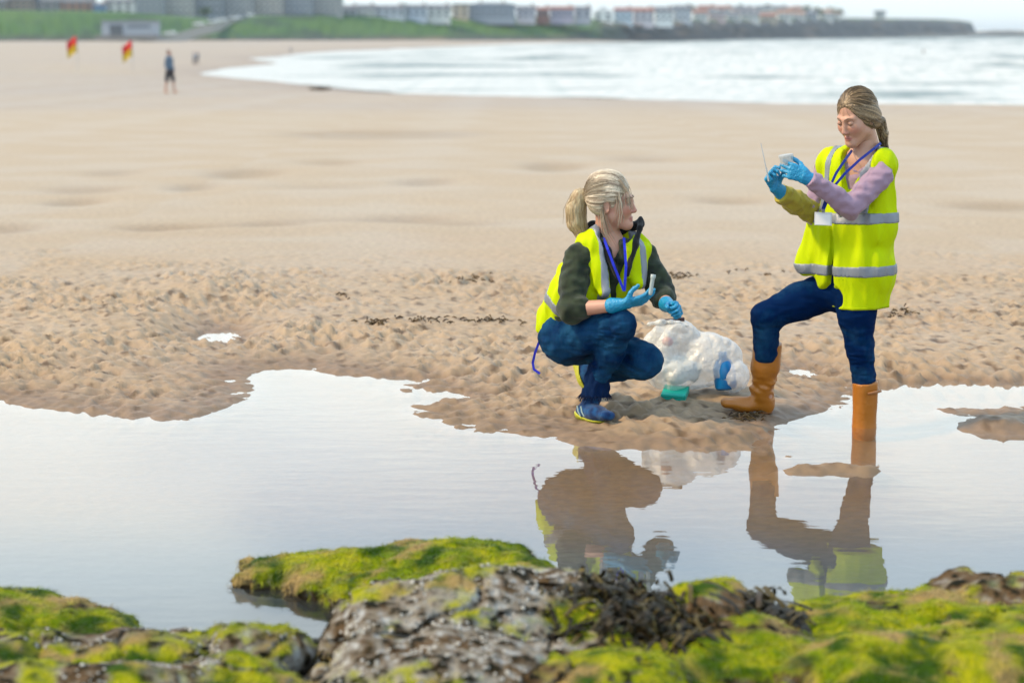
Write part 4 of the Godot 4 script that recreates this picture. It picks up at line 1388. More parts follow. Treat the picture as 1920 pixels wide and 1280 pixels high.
	# boots
	for leg in 2:
		g = Geo.new()
		f = Field.new(0.0075)
		var top: Vector3; var ank: Vector3; var heel: Vector3; var toe: Vector3
		if leg == 0:
			top = at(1440, 646, 9.47); ank = at(1430, 735, 9.54); heel = at(1437, 762, 9.56); toe = at(1362, 755, 9.53)
		else:
			top = at(1623, 715, 9.28); ank = at(1621, 806, 9.32); heel = Vector3(ank.x, -.12, -9.33); toe = Vector3(ank.x - .11, -.145, -9.2)
		if leg == 0:
			f.bone(top + Vector3(0, .03, 0), top.lerp(ank, 0.45), .071, .067, .02)
			f.bone(top.lerp(ank, 0.45), ank, .067, .052, .02)
			f.bone(ank, heel, .050, .036, .02)
		else:
			f.bone(top + Vector3(0, .03, 0), ank, .061, .056, .02)
			f.bone(ank, heel, .052, .036, .02)
		f.oval(heel.lerp(ank, 0.25), heel.lerp(toe, 0.62), Vector2(.042, .042), Vector2(.043, .032), Vector3(0.2, 0, 1), .03)
		f.oval(heel.lerp(toe, 0.5), toe, Vector2(.043, .030), Vector2(.037, .026), Vector3(0.2, 0, 1), .03)
		f.fill().rough(n_fold, 0.0025, Vector3(0.6, 0.6, 0.6))
		f.call_rough(func(p: Vector3) -> float: return 0.012 * n_fold.get_noise_3d(p.x * 0.8 + p.y, p.y * 1.5, p.z * 0.8) * exp(-pow((p.y - ank.y - 0.03) / 0.06, 2.0)) * (1.0 if leg == 0 else 0.0), 0.012)
		f.clip(top, Vector3(-0.1, 1, 0.1))
		f.clip(Vector3(0, heel.y - .034, 0), Vector3.DOWN)
		f.into(g, null, Color(0.33, 0.115, 0.008))
		var boot := obj("boot", g, m_rubber, o)
		boot.set_meta("label", "tan rubber boot planted on the sand" if leg == 0 else "tan rubber boot standing in the water")
		g = Geo.new()
		var sole_y := heel.y - .02
		f.band(0.004, func(p: Vector3) -> float: return p.y - sole_y).into(g, null, Color(0.22, 0.085, 0.016))
		obj("sole", g, m_rubber, boot)
		if leg == 1:
			g = Geo.new()
			g.tube([at(1628, 738, 9.22), at(1640, 736, 9.22), at(1652, 733, 9.26)], [.006, .008, .006], 8, Color(0.25, 0.095, 0.02))
			obj("boot_strap", g, m_rubber, boot)
	# gloves
	g = Geo.new()
	hand_into(g, wl, Vector3(-.93, .36, -.05), Vector3(-.15, 0.0, -1), true, [.42, .45, .5, .55], 0.5, blue_glove, wl - el)
	obj("blue_glove", g, m_glove, o)
	g = Geo.new()
	hand_into(g, wr, Vector3(-.42, .85, .25), Vector3(.55, .15, .8), false, [.7, .85, .9, .95], 0.7, blue_glove, wr - er)
	obj("blue_glove", g, m_glove, o)
	# hair: combed back into a low tail
	g = Geo.new()
	f = Field.new(0.005)
	f.ball(Vector3(0, .040, -.020), Vector3(.083, .100, .101), .02)
	f.ball(Vector3(.052, -.0, -.035), Vector3(.034, .062, .055), .03)
	f.ball(Vector3(-.052, -.0, -.035), Vector3(.034, .062, .055), .03)
	f.ball(Vector3(0, -.035, -.085), Vector3(.062, .055, .04), .03)
	f.ball(Vector3(.004, -.050, .088), Vector3(.064, .126, .080), .012, true)
	var tie := Vector3(0, -.045, -.125)
	f.fill().call_rough(func(p: Vector3) -> float: return 0.0022 * comb(p, tie, 5.0) + 0.0009 * comb(p, tie, 22.0), 0.004)
	var hue := func(p: Vector3, _n: Vector3) -> Color:
		var s := 0.45 + 0.7 * comb(p, tie, 9.0) + 0.6 * comb(p, tie, 34.0)
		return Color(0.035, 0.02, 0.01).lerp(Color(0.35, 0.24, 0.125), clampf(s, 0.0, 1.0))
	f.into(g, hue, Color.WHITE, head)
	f = Field.new(0.005)
	f.chain([Vector3(0, -.045, -.118), Vector3(.004, -.075, -.148), Vector3(.008, -.135, -.150), Vector3(.012, -.205, -.135)], [.018, .024, .022, .007], .02)
	f.fill().call_rough(func(p: Vector3) -> float: return 0.006 * n_strand.get_noise_3d(p.x * 80.0, p.y * 14.0, p.z * 80.0), 0.008)
	f.into(g, hue, Color.WHITE, head)
	var hr_ := obj("hair", g, m_hair, o)
	g = Geo.new()
	combed(g, head, Vector3(0, -.045, -.125), Vector3(0, .040, -.020), Vector3(.085, .102, .103), 2600, 31, Color(0.045, 0.027, 0.013), Color(0.37, 0.255, 0.135))
	tail(g, head, [Vector3(0, -.045, -.118), Vector3(.004, -.075, -.148), Vector3(.008, -.135, -.150), Vector3(.012, -.205, -.135), Vector3(.014, -.24, -.12)], [.018, .024, .022, .012, .012], 300, 32, Color(0.035, 0.02, 0.01), Color(0.27, 0.18, 0.09))
	locks(g, head, [[Vector3(.07, .03, .02), Vector3(.08, -.01, .0), Vector3(.078, -.05, -.02)], [Vector3(0, -.12, -.15), Vector3(.02, -.19, -.15), Vector3(.03, -.25, -.13)]], 24, 3, Color(0.06, 0.04, 0.02), Color(0.26, 0.18, 0.10))
	obj("loose_hair", g, m_hair, hr_).set_meta("kind", "stuff")
	# lanyard and badge
	g = Geo.new()
	strap(g, [at(1652, 268, 9.30), at(1640, 278, 9.20), at(1612, 300, 9.14), at(1585, 325, 9.10), at(1562, 352, 9.09), at(1545, 392, 9.09)], .012, .002, Color(0.012, 0.03, 0.22))
	strap(g, [at(1598, 282, 9.28), at(1585, 300, 9.17), at(1568, 325, 9.14), at(1556, 352, 9.12), at(1543, 392, 9.095)], .012, .002, Color(0.012, 0.03, 0.22))
	obj("lanyard", g, m_cloth, o)
	g = Geo.new()
	var bt := Transform3D(Basis(Vector3.UP, -0.35), at(1544, 410, 9.085))
	g.box(bt, Vector3(.080, .060, .003), Color(0.50, 0.51, 0.52))
	g.box(bt * Transform3D(Basis(), Vector3(0, -.004, .003)), Vector3(.070, .046, .002), Color(0.60, 0.60, 0.61))
	g.box(bt * Transform3D(Basis(), Vector3(0, .036, 0)), Vector3(.014, .016, .005), Color(0.15, 0.15, 0.16))
	obj("name_badge", g, flat2(), o)
	# what she holds
	g = Geo.new()
	var pot := Transform3D(Basis(Vector3.BACK, 0.15), at(1478, 322, 9.06))
	g.lathe(pot, [Vector2(0, 0), Vector2(0, .026), Vector2(.004, .029), Vector2(.065, .031), Vector2(.067, .034), Vector2(.078, .034), Vector2(.080, .031), Vector2(.080, 0)], 24, Color(0.42, 0.46, 0.47))
	tag(obj("sample_pot", g, milk(0.55)), "translucent white sample pot in the standing woman's near hand", "pot")
	g = Geo.new()
	var p0 := at(1442, 340, 9.14); var p1 := at(1427, 268, 9.17)
	g.tube([p0, p0.lerp(p1, .35), p0.lerp(p1, .36), p1], [.0045, .0045, .003, .002], 10, Color(0.40, 0.42, 0.42))
	tag(obj("pipette", g, milk(0.7)), "thin clear pipette held upright in the standing woman's far fist", "pipette")

# a clean armhole cut after the folds would leave it ragged
func armhole(f: Field, a: Vector3, b: Vector3, r: float) -> void:
	f._oval(a, b, Vector2(r, r), Vector2(r, r), (b - a).cross(Vector3(0.31, 0.17, 0.93)), .006, true)

# creases that fan out of a bent joint
func creases(joints: Array, much := 1.0) -> Callable:
	return func(p: Vector3) -> float:
		var e := 0.0
		for q in joints:
			var w := exp(-(p - q).length_squared() / 0.0075)
			if w > 0.03: e += w * (absf(n_fold.get_noise_3d(p.x * 0.7 + q.x * 3.0, p.y * 3.0, p.z * 0.8)) - 0.25)
		return 0.020 * e * much

# denim rubbed paler in soft streaks
func worn(much: float) -> Callable:
	return func(p: Vector3, n: Vector3) -> Color:
		var t := much + 0.9 * n_cloth.get_noise_3dv(p * 0.6) + 0.16 * n_fold.get_noise_3d(p.x * 5.0, p.y * 1.2, p.z * 5.0)
		return denim.lerp(Color(0.013, 0.064, 0.135), clampf(t, 0.0, 1.0))

func flat2() -> StandardMaterial3D:
	return mat(0.4)

func milk(a: float) -> StandardMaterial3D:
	var m := mat(0.3)
	m.transparency = BaseMaterial3D.TRANSPARENCY_ALPHA
	m.albedo_color = Color(1, 1, 1, a)
	return m

func crouching_woman() -> void:
	var o := thing("person", Vector3(at(1110, 640, 9.4).x, 0, -9.4), "blonde woman crouching on the sand in a yellow vest and dark green jacket", "person")
	var side := Vector3(.93, 0, -.36)
	var fwd := Vector3(.36, 0, .93)
	var sr := at(1084, 482, 9.38); var er := at(1070, 580, 9.27); var wr := at(1168, 571, 9.16)
	var sl := at(1210, 482, 9.50); var el := at(1244, 556, 9.40); var wl := at(1252, 576, 9.20)
	var hr := at(1062, 638, 9.45); var kr := at(1166, 607, 9.20); var ar := at(1118, 728, 9.40)
	var hl := at(1090, 640, 9.58); var kl := at(1208, 676, 9.36); var al := at(1118, 704, 9.68)
	var neck := at(1150, 452, 9.45)
	var head := Transform3D((Basis(Vector3.UP, deg_to_rad(74)) * Basis(Vector3.RIGHT, deg_to_rad(-3)) * Basis(Vector3.BACK, deg_to_rad(3))).scaled(Vector3.ONE * 1.05), at(1149, 381, 9.42))
	var skin := Color(0.43, 0.225, 0.155)
	var g := Geo.new()
	var f := Field.new(0.011)
	f.bone(head * Vector3(0, -.1, -.035), neck - Vector3(0, .03, 0), .052, .058, .03)
	f.oval(neck - Vector3(0, .07, 0), at(1115, 540, 9.46), Vector2(.14, .08), Vector2(.13, .09), side, .05)
	f.oval(at(1115, 540, 9.46), at(1072, 628, 9.52), Vector2(.13, .09), Vector2(.15, .12), side, .05)
	f.chain([sr, er, er.lerp(wr, 0.88)], [.040, .041, .028]); f.chain([sl, el, el.lerp(wl, 0.85)], [.040, .040, .027])
	f.chain([hr, kr, ar], [.075, .048, .034]); f.chain([hl, kl, al], [.075, .048, .034])
	f.fill().into(g, null, skin)
	head_into(g, head, skin, 0.35, 0.6)
	obj("body", g, m_skin, o)
	# jacket, sleeves pushed up
	g = Geo.new()
	f = Field.new(0.009)
	f.bone(at(1098, 478, 9.40), at(1200, 478, 9.49), .066, .066, .05)
	f.oval(at(1150, 485, 9.44), at(1090, 590, 9.49), Vector2(.165, .11), Vector2(.16, .125), side, .05)
	f.chain([sr, sr.lerp(er, .55), er, er.lerp(wr, .2)], [.070, .066, .060, .056], .03)
	f.chain([sl, sl.lerp(el, .55), el, el.lerp(wl, .3)], [.066, .060, .055, .050], .03)
	f.oval(at(1157, 438, 9.32), at(1166, 505, 9.26), Vector2(.046, .15), Vector2(.012, .07), side, .01, true)
	f.fill().rough(n_fold, 0.008, Vector3(0.9, 1.5, 0.9)).rough(n_cloth, 0.006)
	f.into(g, func(p: Vector3, n: Vector3) -> Color: return Color(0.013, 0.019, 0.012).lerp(Color(0.035, 0.046, 0.026), clampf(0.5 + n_cloth.get_noise_3dv(p * 1.7), 0.0, 1.0)))
	var jacket := obj("jacket", g, m_cloth, o)
	g = Geo.new()
	f = Field.new(0.007)
	f.chain([at(1112, 424, 9.50), at(1122, 444, 9.40), at(1138, 470, 9.33), at(1158, 520, 9.28)], [.020, .024, .021, .012], .02)
	f.chain([at(1201, 408, 9.50), at(1200, 428, 9.44), at(1190, 458, 9.38), at(1176, 515, 9.30)], [.008, .012, .016, .012], .02)
	f.chain([at(1112, 424, 9.50), at(1150, 436, 9.55), at(1201, 420, 9.50)], [.028, .034, .022], .02)
	f.fill().rough(n_fold, .003)
	f.into(g, null, Color(0.009, 0.010, 0.009))
	obj("collar", g, m_cloth, jacket)
	# vest
	f = Field.new(0.0085)
	f.bone(at(1108, 468, 9.42), at(1196, 466, 9.49), .068, .066, .04)
	f.oval(at(1150, 475, 9.44), at(1100, 560, 9.48), Vector2(.178, .128), Vector2(.185, .150), side, .05)
	f.oval(at(1100, 560, 9.50), at(1062, 612, 9.58), Vector2(.178, .145), Vector2(.165, .125), side, .05)
	f.bone(at(1056, 500, 9.62), at(1040, 600, 9.62), .028, .04, .07)
	f.oval(at(1122, 490, 9.34), at(1140, 545, 9.30), Vector2(.055, .03), Vector2(.062, .03), side, .03)
	f.oval(at(1200, 470, 9.42), at(1196, 530, 9.36), Vector2(.040, .03), Vector2(.036, .03), side, .03)
	f.oval(at(1158, 440, 9.30), at(1168, 565, 9.24), Vector2(.066, .17), Vector2(.034, .13), side, .01, true)
	f.ball(at(1153, 438, 9.44), Vector3(.085, .08, .10), .01, true)
	f.bone(sr + Vector3(-.06, .01, .03), er + Vector3(-.03, 0, .06), .092, .092, .006, true)
	f.fill().rough(n_cloth, 0.012, Vector3(1.1, 0.5, 1.1)).rough(n_fold, 0.007, Vector3(1.0, 0.5, 1.0))
	f.clip(at(1040, 632, 9.5), Vector3(-0.25, -1, 0.1))
	g = Geo.new()
	f.into(g, null, lime)
	var vest := obj("hi_vis_vest", g, m_vest, o)
	var mid := at(1150, 475, 9.44)
	var axis := (at(1062, 612, 9.56) - at(1150, 475, 9.44)).normalized()
	g = Geo.new()
	f.band(0.0035, func(p: Vector3) -> float: return absf((p - mid).dot(axis) - 0.335) - 0.024).into(g, null, grey_tape)
	obj("reflective_band", g, m_tape, vest)
	for s in [-1.0, 1.0]:
		g = Geo.new()
		f.band(0.0032, func(p: Vector3) -> float: return maxf(absf((p - mid).dot(side) - s * 0.118 - (0.02 if s < 0 else -0.01)) - 0.019, (p - mid).dot(axis) - 0.31)).into(g, null, grey_tape)
		obj("reflective_band", g, m_tape, vest)
	# jeans with frayed hems
	g = Geo.new()
	f = Field.new(0.009)
	f.oval(at(1085, 600, 9.50), at(1066, 634, 9.52), Vector2(.15, .12), Vector2(.155, .13), side, .05)
	f.chain([hr, hr.lerp(kr, .5), kr, kr.lerp(ar, .45), at(1121, 712, 9.39)], [.108, .096, .066, .062, .052], .025)
	f.chain([hl, hl.lerp(kl, .5), kl, kl.lerp(al, .45), al], [.100, .098, .086, .060, .050], .025)
	f.fill().rough(n_fold, 0.006, Vector3(1, 1.6, 1)).rough(n_cloth, 0.007, Vector3(1.3, 1.3, 1.3))
	f.call_rough(creases([kr + Vector3(-.07, -.06, 0), kl + Vector3(-.06, -.02, 0), hr + Vector3(.05, .06, .05), at(1122, 690, 9.36)]), 0.012)
	f.into(g, worn(0.5))
	var jeans := obj("jeans", g, m_denim, o)
	g = Geo.new()
	f = Field.new(0.007)
	f.bone(at(1124, 698, 9.38), at(1116, 742, 9.38), .058, .066, .01)
	f.fill().rough(n_fold, .010, Vector3(2, 1, 2))
	f.clip(at(1116, 742, 9.38), Vector3.DOWN)
	f.into(g, null, Color(0.006, 0.018, 0.055))
	var rng := RandomNumberGenerator.new()
	rng.seed = 9
	for k in 90:
		var a := rng.randf() * TAU
		var p := at(1116, 738, 9.38) + Vector3(cos(a), 0, sin(a)) * .066
		g.tube([p, p + Vector3(cos(a) * .008 + rng.randfn(0, .006), -rng.randf_range(.012, .035), sin(a) * .008)], [.0028, .001], 4, Color(0.008, 0.018, 0.05))
	obj("frayed_hem", g, m_denim, jeans)
	# shoes
	for s in 2:
		g = Geo.new()
		f = Field.new(0.0065)
		var heel := at(1094, 772, 9.42) if s == 0 else at(1092, 684, 9.80)
		var toe := at(1140, 779, 9.22) if s == 0 else at(1112, 722, 9.74)
		var ank := at(1112, 745, 9.40) if s == 0 else at(1105, 700, 9.74)
		f.bone(ank, heel.lerp(toe, .18) + Vector3(0, .02, 0), .042, .040, .02)
		f.oval(heel, heel.lerp(toe, .6), Vector2(.038, .040), Vector2(.044, .036), Vector3(1, 0, 0.3), .03)
		f.oval(heel.lerp(toe, .5), toe, Vector2(.044, .036), Vector2(.038, .024), Vector3(1, 0, 0.3), .03)
		f.fill()
		var down := Vector3.DOWN if s == 0 else Vector3(-0.85, -0.35, -0.2).normalized()
		f.clip(heel + down * .036, down)
		f.into(g, func(p: Vector3, n: Vector3) -> Color: return Color(0.003, 0.016, 0.07).lerp(Color(0.006, 0.055, 0.16), clampf(0.5 + 1.5 * n_skin.get_noise_3dv(p), 0, 1)))
		var shoe := obj("trainer", g, m_cloth, o)
		g = Geo.new()
		f.band(0.007, func(p: Vector3) -> float: return 0.012 - (p - heel).dot(down) - 0.016 * smoothstep(.06, -.03, (p - heel).dot((toe - heel).normalized()))).into(g, null, Color(0.40, 0.41, 0.03))
		obj("sole", g, m_rubber, shoe)
		if s == 0:
			var run := (toe - heel).normalized()
			var out := Vector3(-run.z, 0, run.x).normalized()
			if out.x > 0: out = -out
			g = Geo.new()
			for k in 5:
				var c := heel.lerp(toe, .34 + .11 * k) + Vector3(0, .042 - .005 * k, 0)
				g.tube([c + out * .030 + Vector3(0, -.012, 0), c + out * .012 + Vector3(0, .002, 0), c - out * .012 + run * .01 + Vector3(0, .002, 0), c - out * .030 + Vector3(0, -.012, 0)], [.0035, .0042, .0042, .0035], 6, Color(0.012, 0.02, 0.05) if k % 2 else Color(0.10, 0.22, 0.42))
			obj("laces", g, m_cloth, shoe)
			for k in 2:
				g = Geo.new()
				var c := heel + run * (.012 + .035 * k)
				g.tube([c + out * .041 + Vector3(0, .034, 0), c + out * .048 + run * .02 + Vector3(0, .010, 0), c + out * .049 + run * .045 + Vector3(0, -.012, 0)], [.004, .0045, .003], 6, Color(0.22, 0.30, 0.30))
				obj("shoe_stripe", g, m_cloth, shoe)
	# gloves
	g = Geo.new()
	hand_into(g, wr, Vector3(.93, .26, .2), Vector3(-.1, .75, -.6), false, [.22, .2, .22, .3], 0.45, blue_glove, wr - er)
	obj("blue_glove", g, m_glove, o)
	g = Geo.new()
	hand_into(g, wl, Vector3(.55, .06, .83), Vector3(-.75, -.5, .4), true, [.8, .85, .9, .9], 0.8, blue_glove, wl - el)
	obj("blue_glove", g, m_glove, o)
	# hair
	g = Geo.new()
	f = Field.new(0.005)
	f.ball(Vector3(0, .045, -.022), Vector3(.086, .102, .104), .02)
	f.ball(Vector3(0, .12, -.03), Vector3(.05, .03, .06), .03)
	f.ball(Vector3(.050, .01, -.045), Vector3(.034, .055, .05), .03)
	f.ball(Vector3(-.050, .01, -.045), Vector3(.034, .055, .05), .03)
	f.ball(Vector3(0, -.048, .080), Vector3(.088, .105, .088), .012, true)
	f.ball(Vector3(-.085, -.012, -.008), Vector3(.022, .030, .022), .012, true)
	var tie := Vector3(0, .03, -.13)
	f.fill().call_rough(func(p: Vector3) -> float: return 0.004 * comb(p, tie, 4.0) + 0.0010 * comb(p, tie, 22.0), 0.006)
	var hue := func(p: Vector3, _n: Vector3) -> Color:
		var s := 0.5 + 0.7 * comb(p, tie, 8.0) + 0.7 * comb(p, tie, 32.0)
		return Color(0.12, 0.075, 0.04).lerp(Color(0.58, 0.50, 0.37), clampf(s, 0.0, 1.0))
	f.into(g, hue, Color.WHITE, head)
	f = Field.new(0.005)
	f.chain([Vector3(0, .03, -.118), Vector3(0, .035, -.150), Vector3(-.004, -.02, -.172), Vector3(-.01, -.085, -.170), Vector3(-.016, -.150, -.140)], [.022, .034, .042, .040, .012], .025)
	f.fill().call_rough(func(p: Vector3) -> float: return 0.004 * n_strand.get_noise_3d(p.x * 70.0, p.y * 12.0, p.z * 70.0) + 0.002 * n_strand.get_noise_3d(p.x * 170.0, p.y * 20.0, p.z * 170.0), 0.012)
	f.into(g, func(p: Vector3, _n: Vector3) -> Color:
		var s := 0.55 + 0.8 * n_strand.get_noise_3d(p.x * 90.0, p.y * 8.0, p.z * 90.0)
		return Color(0.20, 0.115, 0.045).lerp(Color(0.44, 0.36, 0.21), clampf(s, 0.0, 1.0)), Color.WHITE, head)
	var hair := obj("hair", g, m_hair, o)
	g = Geo.new()
	combed(g, head, Vector3(0, .03, -.13), Vector3(0, .046, -.022), Vector3(.089, .106, .107), 3000, 33, Color(0.15, 0.095, 0.05), Color(0.66, 0.58, 0.44))
	tail(g, head, [Vector3(0, .03, -.118), Vector3(0, .035, -.150), Vector3(-.004, -.02, -.172), Vector3(-.01, -.085, -.170), Vector3(-.022, -.165, -.135)], [.022, .034, .043, .042, .026], 900, 34, Color(0.24, 0.13, 0.045), Color(0.62, 0.49, 0.27))
	locks(g, head, [[Vector3(-.068, .06, .045), Vector3(-.078, .01, .052), Vector3(-.072, -.04, .045), Vector3(-.064, -.085, .03)], [Vector3(-.04, .11, .05), Vector3(-.056, .06, .082), Vector3(-.055, .01, .082), Vector3(-.05, -.02, .08)], [Vector3(-.075, .0, -.03), Vector3(-.086, -.05, -.03), Vector3(-.084, -.11, -.02), Vector3(-.07, -.16, .0)], [Vector3(-.01, -.08, -.18), Vector3(-.03, -.14, -.16), Vector3(-.05, -.19, -.12), Vector3(-.06, -.21, -.09)], [Vector3(0, .07, -.11), Vector3(0, .05, -.17), Vector3(0, -.02, -.205), Vector3(0, -.09, -.20)]], 80, 6, Color(0.20, 0.14, 0.08), Color(0.45, 0.40, 0.31))
	obj("loose_hair", g, m_hair, hair).set_meta("kind", "stuff")
	g = Geo.new()
	g.lathe(head * Transform3D(Basis(Vector3.RIGHT, -PI / 2), Vector3(0, .032, -.118)), [Vector2(-.012, .022), Vector2(-.012, .030), Vector2(.012, .030), Vector2(.012, .022)], 16, Color(0.06, 0.03, 0.025))
	obj("hair_tie", g, m_cloth, hair)
	# lanyards: round the neck, and the loop hanging at the back
	g = Geo.new()
	strap(g, [at(1132, 446, 9.36), at(1140, 468, 9.29), at(1152, 500, 9.255), at(1170, 545, 9.24)], .012, .002, Color(0.012, 0.025, 0.42))
	strap(g, [at(1170, 446, 9.36), at(1172, 470, 9.31), at(1174, 500, 9.27), at(1171, 545, 9.24)], .012, .002, Color(0.012, 0.025, 0.42))
	obj("lanyard", g, m_cloth, o)
	g = Geo.new()
	strap(g, [at(1024, 628, 9.55), at(1014, 634, 9.54), at(1009, 646, 9.53), at(1003, 662, 9.52), at(999, 680, 9.52), at(1001, 692, 9.51), at(1012, 700, 9.50)], .012, .003, Color(0.02, 0.03, 0.38))
	obj("hanging_cord", g, m_cloth, o)
	# what she holds
	g = Geo.new()
	var tb := Transform3D(Basis(Vector3.BACK, -0.14), at(1220, 549, 9.10))
	g.lathe(tb, [Vector2(-.012, 0), Vector2(-.010, .006), Vector2(0, .0095), Vector2(.068, .0095), Vector2(.069, .012), Vector2(.086, .012), Vector2(.086, 0)], 16, Color(0.38, 0.44, 0.43))
	tag(obj("test_tube", g, milk(0.75)), "small clear test tube held up in the crouching woman's near hand", "test tube")

# someone far off; height in metres
func far_person(p: Vector3, height: float, turn: float, top: Color, legs: Color, bare_legs: bool, label: String, stride := 0.12) -> void:
	var o := thing("person", p, label, "person")
	var k := height / 1.75
	var b := Basis(Vector3.UP, turn)
	var q := func(x: float, y: float, z: float) -> Vector3: return p + b * (Vector3(x, y, z) * k)
	var g := Geo.new()
	var f := Field.new(0.022)
	f.ball(q.call(0, 1.62, .02), Vector3(.085, .12, .1) * k, .03)
	f.bone(q.call(0, 1.52, 0), q.call(0, 1.4, 0), .06 * k, .06 * k, .03)
	f.oval(q.call(0, 1.38, 0), q.call(0, 0.95, 0), Vector2(.16, .1) * k, Vector2(.14, .1) * k, b.x, .05)
	for s in [-1.0, 1.0]:
		f.chain([q.call(s * .09, .92, 0), q.call(s * .09, .5, s * stride * .6 + .03), q.call(s * .09, .07, s * stride)], [.075 * k, .05 * k, .04 * k], .03)
		f.bone(q.call(s * .09, .05, s * stride - .04), q.call(s * .1, .04, s * stride + .14), .04 * k, .035 * k, .02)
		f.chain([q.call(s * .17, 1.38, 0), q.call(s * .20, 1.12, -.02), q.call(s * .165, .88, .1)], [.045 * k, .04 * k, .035 * k], .03)
	f.fill().into(g, null, Color(0.36, 0.19, 0.13))
	obj("body", g, m_skin, o)
	g = Geo.new()
	f = Field.new(0.022)
	f.oval(q.call(0, 1.40, 0), q.call(0, 0.92, 0), Vector2(.165, .115) * k, Vector2(.16, .12) * k, b.x, .05)
	f.bone(q.call(0, 1.5, -.03), q.call(0, 1.42, -.02), .085 * k, .1 * k, .05)
	for s in [-1.0, 1.0]: f.chain([q.call(s * .17, 1.40, 0), q.call(s * .20, 1.12, -.02), q.call(s * .17, .93, .09)], [.058 * k, .052 * k, .045 * k], .03)
	f.fill().rough(n_cloth, .01).into(g, null, top)
	obj("jacket", g, m_cloth, o)
	g = Geo.new()
	f = Field.new(0.022)
	f.oval(q.call(0, .98, 0), q.call(0, .88, 0), Vector2(.17, .125) * k, Vector2(.17, .125) * k, b.x, .05)
	for s in [-1.0, 1.0]:
		f.chain([q.call(s * .09, .88, 0), q.call(s * .095, .52, s * stride * .6 + .02)], [.1 * k, .085 * k], .03)
		if not bare_legs: f.bone(q.call(s * .095, .52, s * stride * .6 + .02), q.call(s * .09, .08, s * stride), .075 * k, .055 * k, .03)
	f.fill().into(g, null, legs)
	obj("shorts" if bare_legs else "trousers", g, m_cloth, o)
	g = Geo.new()
	f = Field.new(0.02)
	f.ball(q.call(0, 1.66, -.015), Vector3(.095, .105, .11) * k, .03)
	f.ball(q.call(0, 1.60, .09), Vector3(.08, .09, .07) * k, .02, true)
	f.fill().into(g, null, Color(0.07, 0.04, 0.025))
	obj("hair", g, m_hair, o)

func flag(u: float, v_top: float, v_foot: float, d: float, label: String) -> void:
	var top := at(u, v_top, d)
	var foot := Vector3(top.x, sand_h(top.x, d), -d)
	var o := thing("beach_flag", foot, label, "flag", "lifeguard flags on the beach")
	var g := Geo.new()
	g.tube([foot - Vector3(0, .2, 0), top + Vector3(0, .1, 0)], [.022, .018], 8, Color(0.36, 0.36, 0.36))
	obj("pole", g, mat(0.4), o)
	g = Geo.new()
	var w := 0.95
	var h := 1.18
	for half in 2:
		g = Geo.new()
		for i in 10:
			var pt := []
			for e in [[0, 0], [1, 0], [1, 1], [0, 1]]:
				var s: float = (i + e[0]) / 10.0
				var y: float = -h * (0.5 * (half + e[1])) - s * s * 0.5
				pt.append(top + Vector3(-s * w * 0.78, y + 0.05 * sin(s * 8.0), 0.09 * sin(s * 9.0 + y * 2.0)))
			g.quad(pt[0], pt[1], pt[2], pt[3], Color.WHITE)
			for e in pt.size(): pt[e] -= Vector3(0, 0, .006)
			g.quad(pt[3], pt[2], pt[1], pt[0], Color.WHITE)
		var fl := obj("flag_cloth", g, flat(Color(0.50, 0.012, 0.01) if half == 0 else Color(0.48, 0.33, 0.0), 0.8), o)
		fl.set_meta("label", "red upper half of the flag" if half == 0 else "yellow lower half of the flag")

